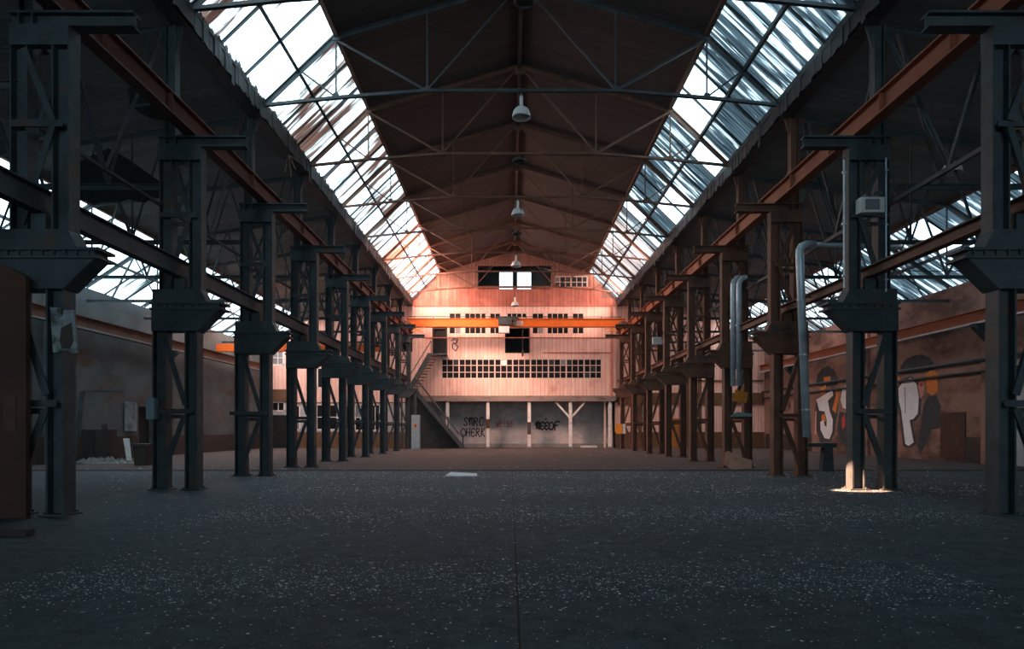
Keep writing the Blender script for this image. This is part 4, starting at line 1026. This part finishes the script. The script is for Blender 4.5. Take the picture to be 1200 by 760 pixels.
# stool-like pedestal near right column 3
p = at(968, 550, 24.5)
root = empty('steel_stand', (p.x, 24.5, 0), 'dark small steel stand behind the silver downpipe', 'stand')
mb = MB(); mb.prism([(p.x - .2, 0), (p.x + .22, 0), (p.x + .16, 1.0), (p.x - .1, 1.0)], 24.35, 24.65); mb.build('pedestal', M['steel'], root)
mb = MB(); mb.prism([(p.x - 1.0, .9), (p.x + .25, .85), (p.x + .25, 1.02), (p.x - 1.0, 1.02)], 24.2, 24.8); mb.build('top_plate', M['steel'], root)
# torn felt hanging from left aisle roof
def ragged(cx, cz, d, pts, name, lab):
    mb = MB(); fr = [at(px, py, d) for px, py in pts]; mb.prism([(p.x, p.z) for p in fr], d - .03, d + .03)
    rr2 = random.Random(len(pts)); x0 = min(p.x for p in fr); x1 = max(p.x for p in fr)
    tag(mb.build(name, M['tarp']), lab, 'roofing felt')
ragged(0, 0, 22.0, [(93,190),(128,174),(150,186),(188,213),(190,232),(178,231),(170,237),(158,236),(150,233),(138,237),(120,236),(108,238),(94,234)], 'roofing_felt', 'big dark torn roofing felt hanging in the left aisle by the second column')
ragged(0, 0, 16.4, [(150,104),(170,100),(196,122),(205,140),(192,141),(176,138),(163,132),(153,122)], 'roofing_felt', 'small dark torn felt hanging above the left crane girder')
# hanging wires near the left eave
mb = MB(); a = at(338, 182, 24); 
for dx, dz in ((.25, -.5), (-.12, -.6), (.4, -.25), (.1, -.75)): mb.tube([a, a + Vector((dx*.5, 0, dz*.4)), a + Vector((dx, 0, dz))], .018, 6)
tag(mb.build('loose_lath', M['rusty']), 'bundle of broken rusty laths hanging at the left eave', 'laths')
# slack cables
def cable(p, q, sag, lab):
    p, q = Vector(p), Vector(q); mb = MB(); mb.tube([p.lerp(q, t/12) + Vector((0, 0, -sag*4*(t/12)*(1-t/12))) for t in range(13)], .016, 6)
    tag(mb.build('slack_cable', M['cable']), lab, 'cable')
cable((CX + 9.2, 17.3, 10.2), (CX + 9.2, 26.9, 10.4), .5, 'slack cable strung along the right eave posts')
cable((CX + 9.3, 22.1, 7.0), (CX + 20.39, 24.5, 7.8), .5, 'slack cable crossing the right aisle to the graffiti wall')
cable((CX - 9.2, 22.4, 9.9), (CX - 9.2, 32.0, 10.2), .5, 'slack cable strung along the left eave posts')
# orange hoist bodies seen in the left aisle
p = at(382, 392, 46); root = empty('aisle_crane', (-14, 50, 8.6), 'orange travelling crane bridge crossing the left aisle', 'crane')
mb = MB(); y = 46; z = 6.75; mb.box(XL + .3, CX - 9.2, y - .2, y + .2, z, z + .5); mb.build('bridge_girder', M['crane_orange'], root)
mb = MB(); mb.tube([(p.x - .7, y - .3, z + .2), (p.x + .5, y - .3, z + .2)], .42, 16); mb.build('hoist_drum', M['crane_orange'], root, 0, False)

# ------------------------------------------------------------------ debris on the floor
rr = random.Random(21); V = []; Fc = []; MI = []
def flake(x, y, sz):
    a = rr.uniform(0, 6.283); h = sz*rr.uniform(.04, .3); k = len(V)
    for j in range(4):
        t = a + j*1.57 + rr.uniform(-.4, .4); r = sz*rr.uniform(.5, 1.1)
        V.append((x + r*math.cos(t), y + r*.8*math.sin(t), .001 + (h if j in (0, 1) else 0)*rr.uniform(.3, 1)))
    V.append((x, y, h*.7 + .004))
    Fc.extend([(k, k+1, k+4), (k+1, k+2, k+4), (k+2, k+3, k+4), (k+3, k, k+4), (k+3, k+2, k+1, k)])
    mi = 0 if rr.random() < .48 else 1
    MI.extend([mi]*5)
bands = [(6.75, .55, 6800, -4.9, 4.6, .0105), (12.1, .75, 5200, -5.5, 8, .0145), (16.9, .9, 3600, -6, 11, .018), (21.8, .9, 2200, -8, 12, .021), (17.0, 1.5, 900, 9, 14, .03)]
for yc, sd, n, xa, xb, sz in bands:
    for i in range(n):
        y = rr.gauss(yc, sd); x = rr.uniform(xa, xb)
        flake(x, y, sz*rr.uniform(.5, 1.6)*(1.9 if rr.random() < .04 else 1))
for i in range(3200):
    y = 3.5 + 24*rr.random()**1.2; x = rr.uniform(-.8, .85)*y*.75
    flake(x, y, .0062*math.sqrt(y)*rr.uniform(.5, 1.6)*(2.0 if rr.random() < .03 else 1))
for i in range(7000):
    y = 3.6 + 21*rr.random(); x = rr.uniform(-.8, .85)*y*.75
    flake(x, y, .0030*math.sqrt(y)*rr.uniform(.5, 1.5))
for i in range(700):
    y = rr.uniform(25, 52); x = rr.uniform(-18, 18); flake(x, y, .03*rr.uniform(.5, 1.6))
me = bpy.data.meshes.new('floor_debris'); me.from_pydata(V, [], Fc); me.materials.append(M['flake']); me.materials.append(M['flake_dark'])
for p, i in zip(me.polygons, MI): p.material_index = i
o = bpy.data.objects.new('floor_debris', me); COL.objects.link(o); tag(o, 'pale flakes and grit scattered in bands over the dark floor', 'debris', None, 'stuff')

# ------------------------------------------------------------------ light
w = bpy.data.worlds.new('sky'); SC.world = w; w.use_nodes = True; nt = w.node_tree; nt.nodes.clear()
bg = N(nt, 'ShaderNodeBackground'); bg.inputs[0].default_value = (.64, .88, 1.0, 1); bg.inputs[1].default_value = 4.6
o_ = N(nt, 'ShaderNodeOutputWorld'); nt.links.new(bg.outputs[0], o_.inputs[0])
def area(name, loc, target, sx, sy, power, col):
    l = bpy.data.lights.new(name, 'AREA'); l.shape = 'RECTANGLE'; l.size = sx; l.size_y = sy; l.energy = power; l.color = col
    o = bpy.data.objects.new(name, l); COL.objects.link(o); o.location = loc
    o.rotation_euler = (Vector(target) - Vector(loc)).to_track_quat('-Z', 'Z').to_euler(); l.spread = math.radians(50); return o
WARM = (1, .60, .47)
def daylight(name, loc, normal, along, length, width, power, col):
    """daylight entering an opening: an area lamp lying just outside it"""
    l = bpy.data.lights.new(name, 'AREA'); l.shape = 'RECTANGLE'; l.size = length; l.size_y = width; l.energy = power; l.color = col
    o = bpy.data.objects.new(name, l); COL.objects.link(o); o.location = loc
    z = -Vector(normal).normalized(); x = Vector(along).normalized(); y = z.cross(x).normalized()
    from mathutils import Matrix
    o.rotation_euler = Matrix((x, y, z)).transposed().to_euler(); return o
area('evening_daylight_left', (-13.5, 36, 21.0), (-.5, YE, 5.5), 7, 5, 2200, WARM)
area('evening_daylight_right', (14.5, 36, 21.0), (-.5, YE, 6.5), 7, 5, 2200, WARM)
for s_, p1, p2 in ((-1, 4800, 2400), (1, 3600, 2000)):
    nm = 'left' if s_ < 0 else 'right'
    daylight('glazing_daylight_' + nm, (CX + s_*7.55, 48.0, 13.6), (-s_*.69, 0, -.72), (0, 1, 0), 14, 3.0, p1, WARM)
    daylight('aisle_daylight_' + nm, (CX + s_*19.3, 46.5, 10.0), (-s_*.55, 0, -.83), (0, 1, 0), 15, 3.6, p2, WARM)
COOL = (.58, .85, 1.0)
daylight('window_daylight_nave', (CX, YF - .6, 10.5), (0, 1, 0), (1, 0, 0), 12, 6, 1000, COOL)  # added cool fill lamps behind the camera, shining through the made-up rear openings
daylight('window_daylight_left', (CX - 14.5, YF - .6, 5.2), (0, 1, 0), (1, 0, 0), 7, 4.5, 650, COOL)
daylight('window_daylight_right', (CX + 14.5, YF - .6, 5.2), (0, 1, 0), (1, 0, 0), 7, 4.5, 650, COOL)
sp = bpy.data.lights.new('sunbeam', 'SPOT'); sp.energy = 800000; sp.color = (1, .50, .30); sp.spot_size = math.radians(2.1); sp.spot_blend = .3; sp.shadow_soft_size = .05
so = bpy.data.objects.new('sunbeam', sp); COL.objects.link(so); so.location = (-14, 12.85, 18.8)
so.rotation_euler = (Vector((8.36, 16.8, .30)) - so.location).to_track_quat('-Z', 'Z').to_euler()

SC.view_settings.view_transform = 'Standard'; SC.view_settings.look = 'None'; SC.view_settings.gamma = 1; SC.view_settings.exposure = 0
SC.view_settings.use_curve_mapping = False
SC.cycles.use_denoising = True
SC.cycles.max_bounces = 6; SC.cycles.diffuse_bounces = 4; SC.cycles.transparent_max_bounces = 12
SC.cycles.sample_clamp_indirect = 6

cam = bpy.data.cameras.new('camera'); co = bpy.data.objects.new('camera', cam); COL.objects.link(co)
co.location = (0, 0, CAMZ); co.rotation_euler = (math.pi/2, 0, 0)
cam.sensor_width = 36; cam.lens = 24; cam.shift_x = 2/1200; cam.shift_y = 123/1200; cam.clip_end = 300
SC.camera = co
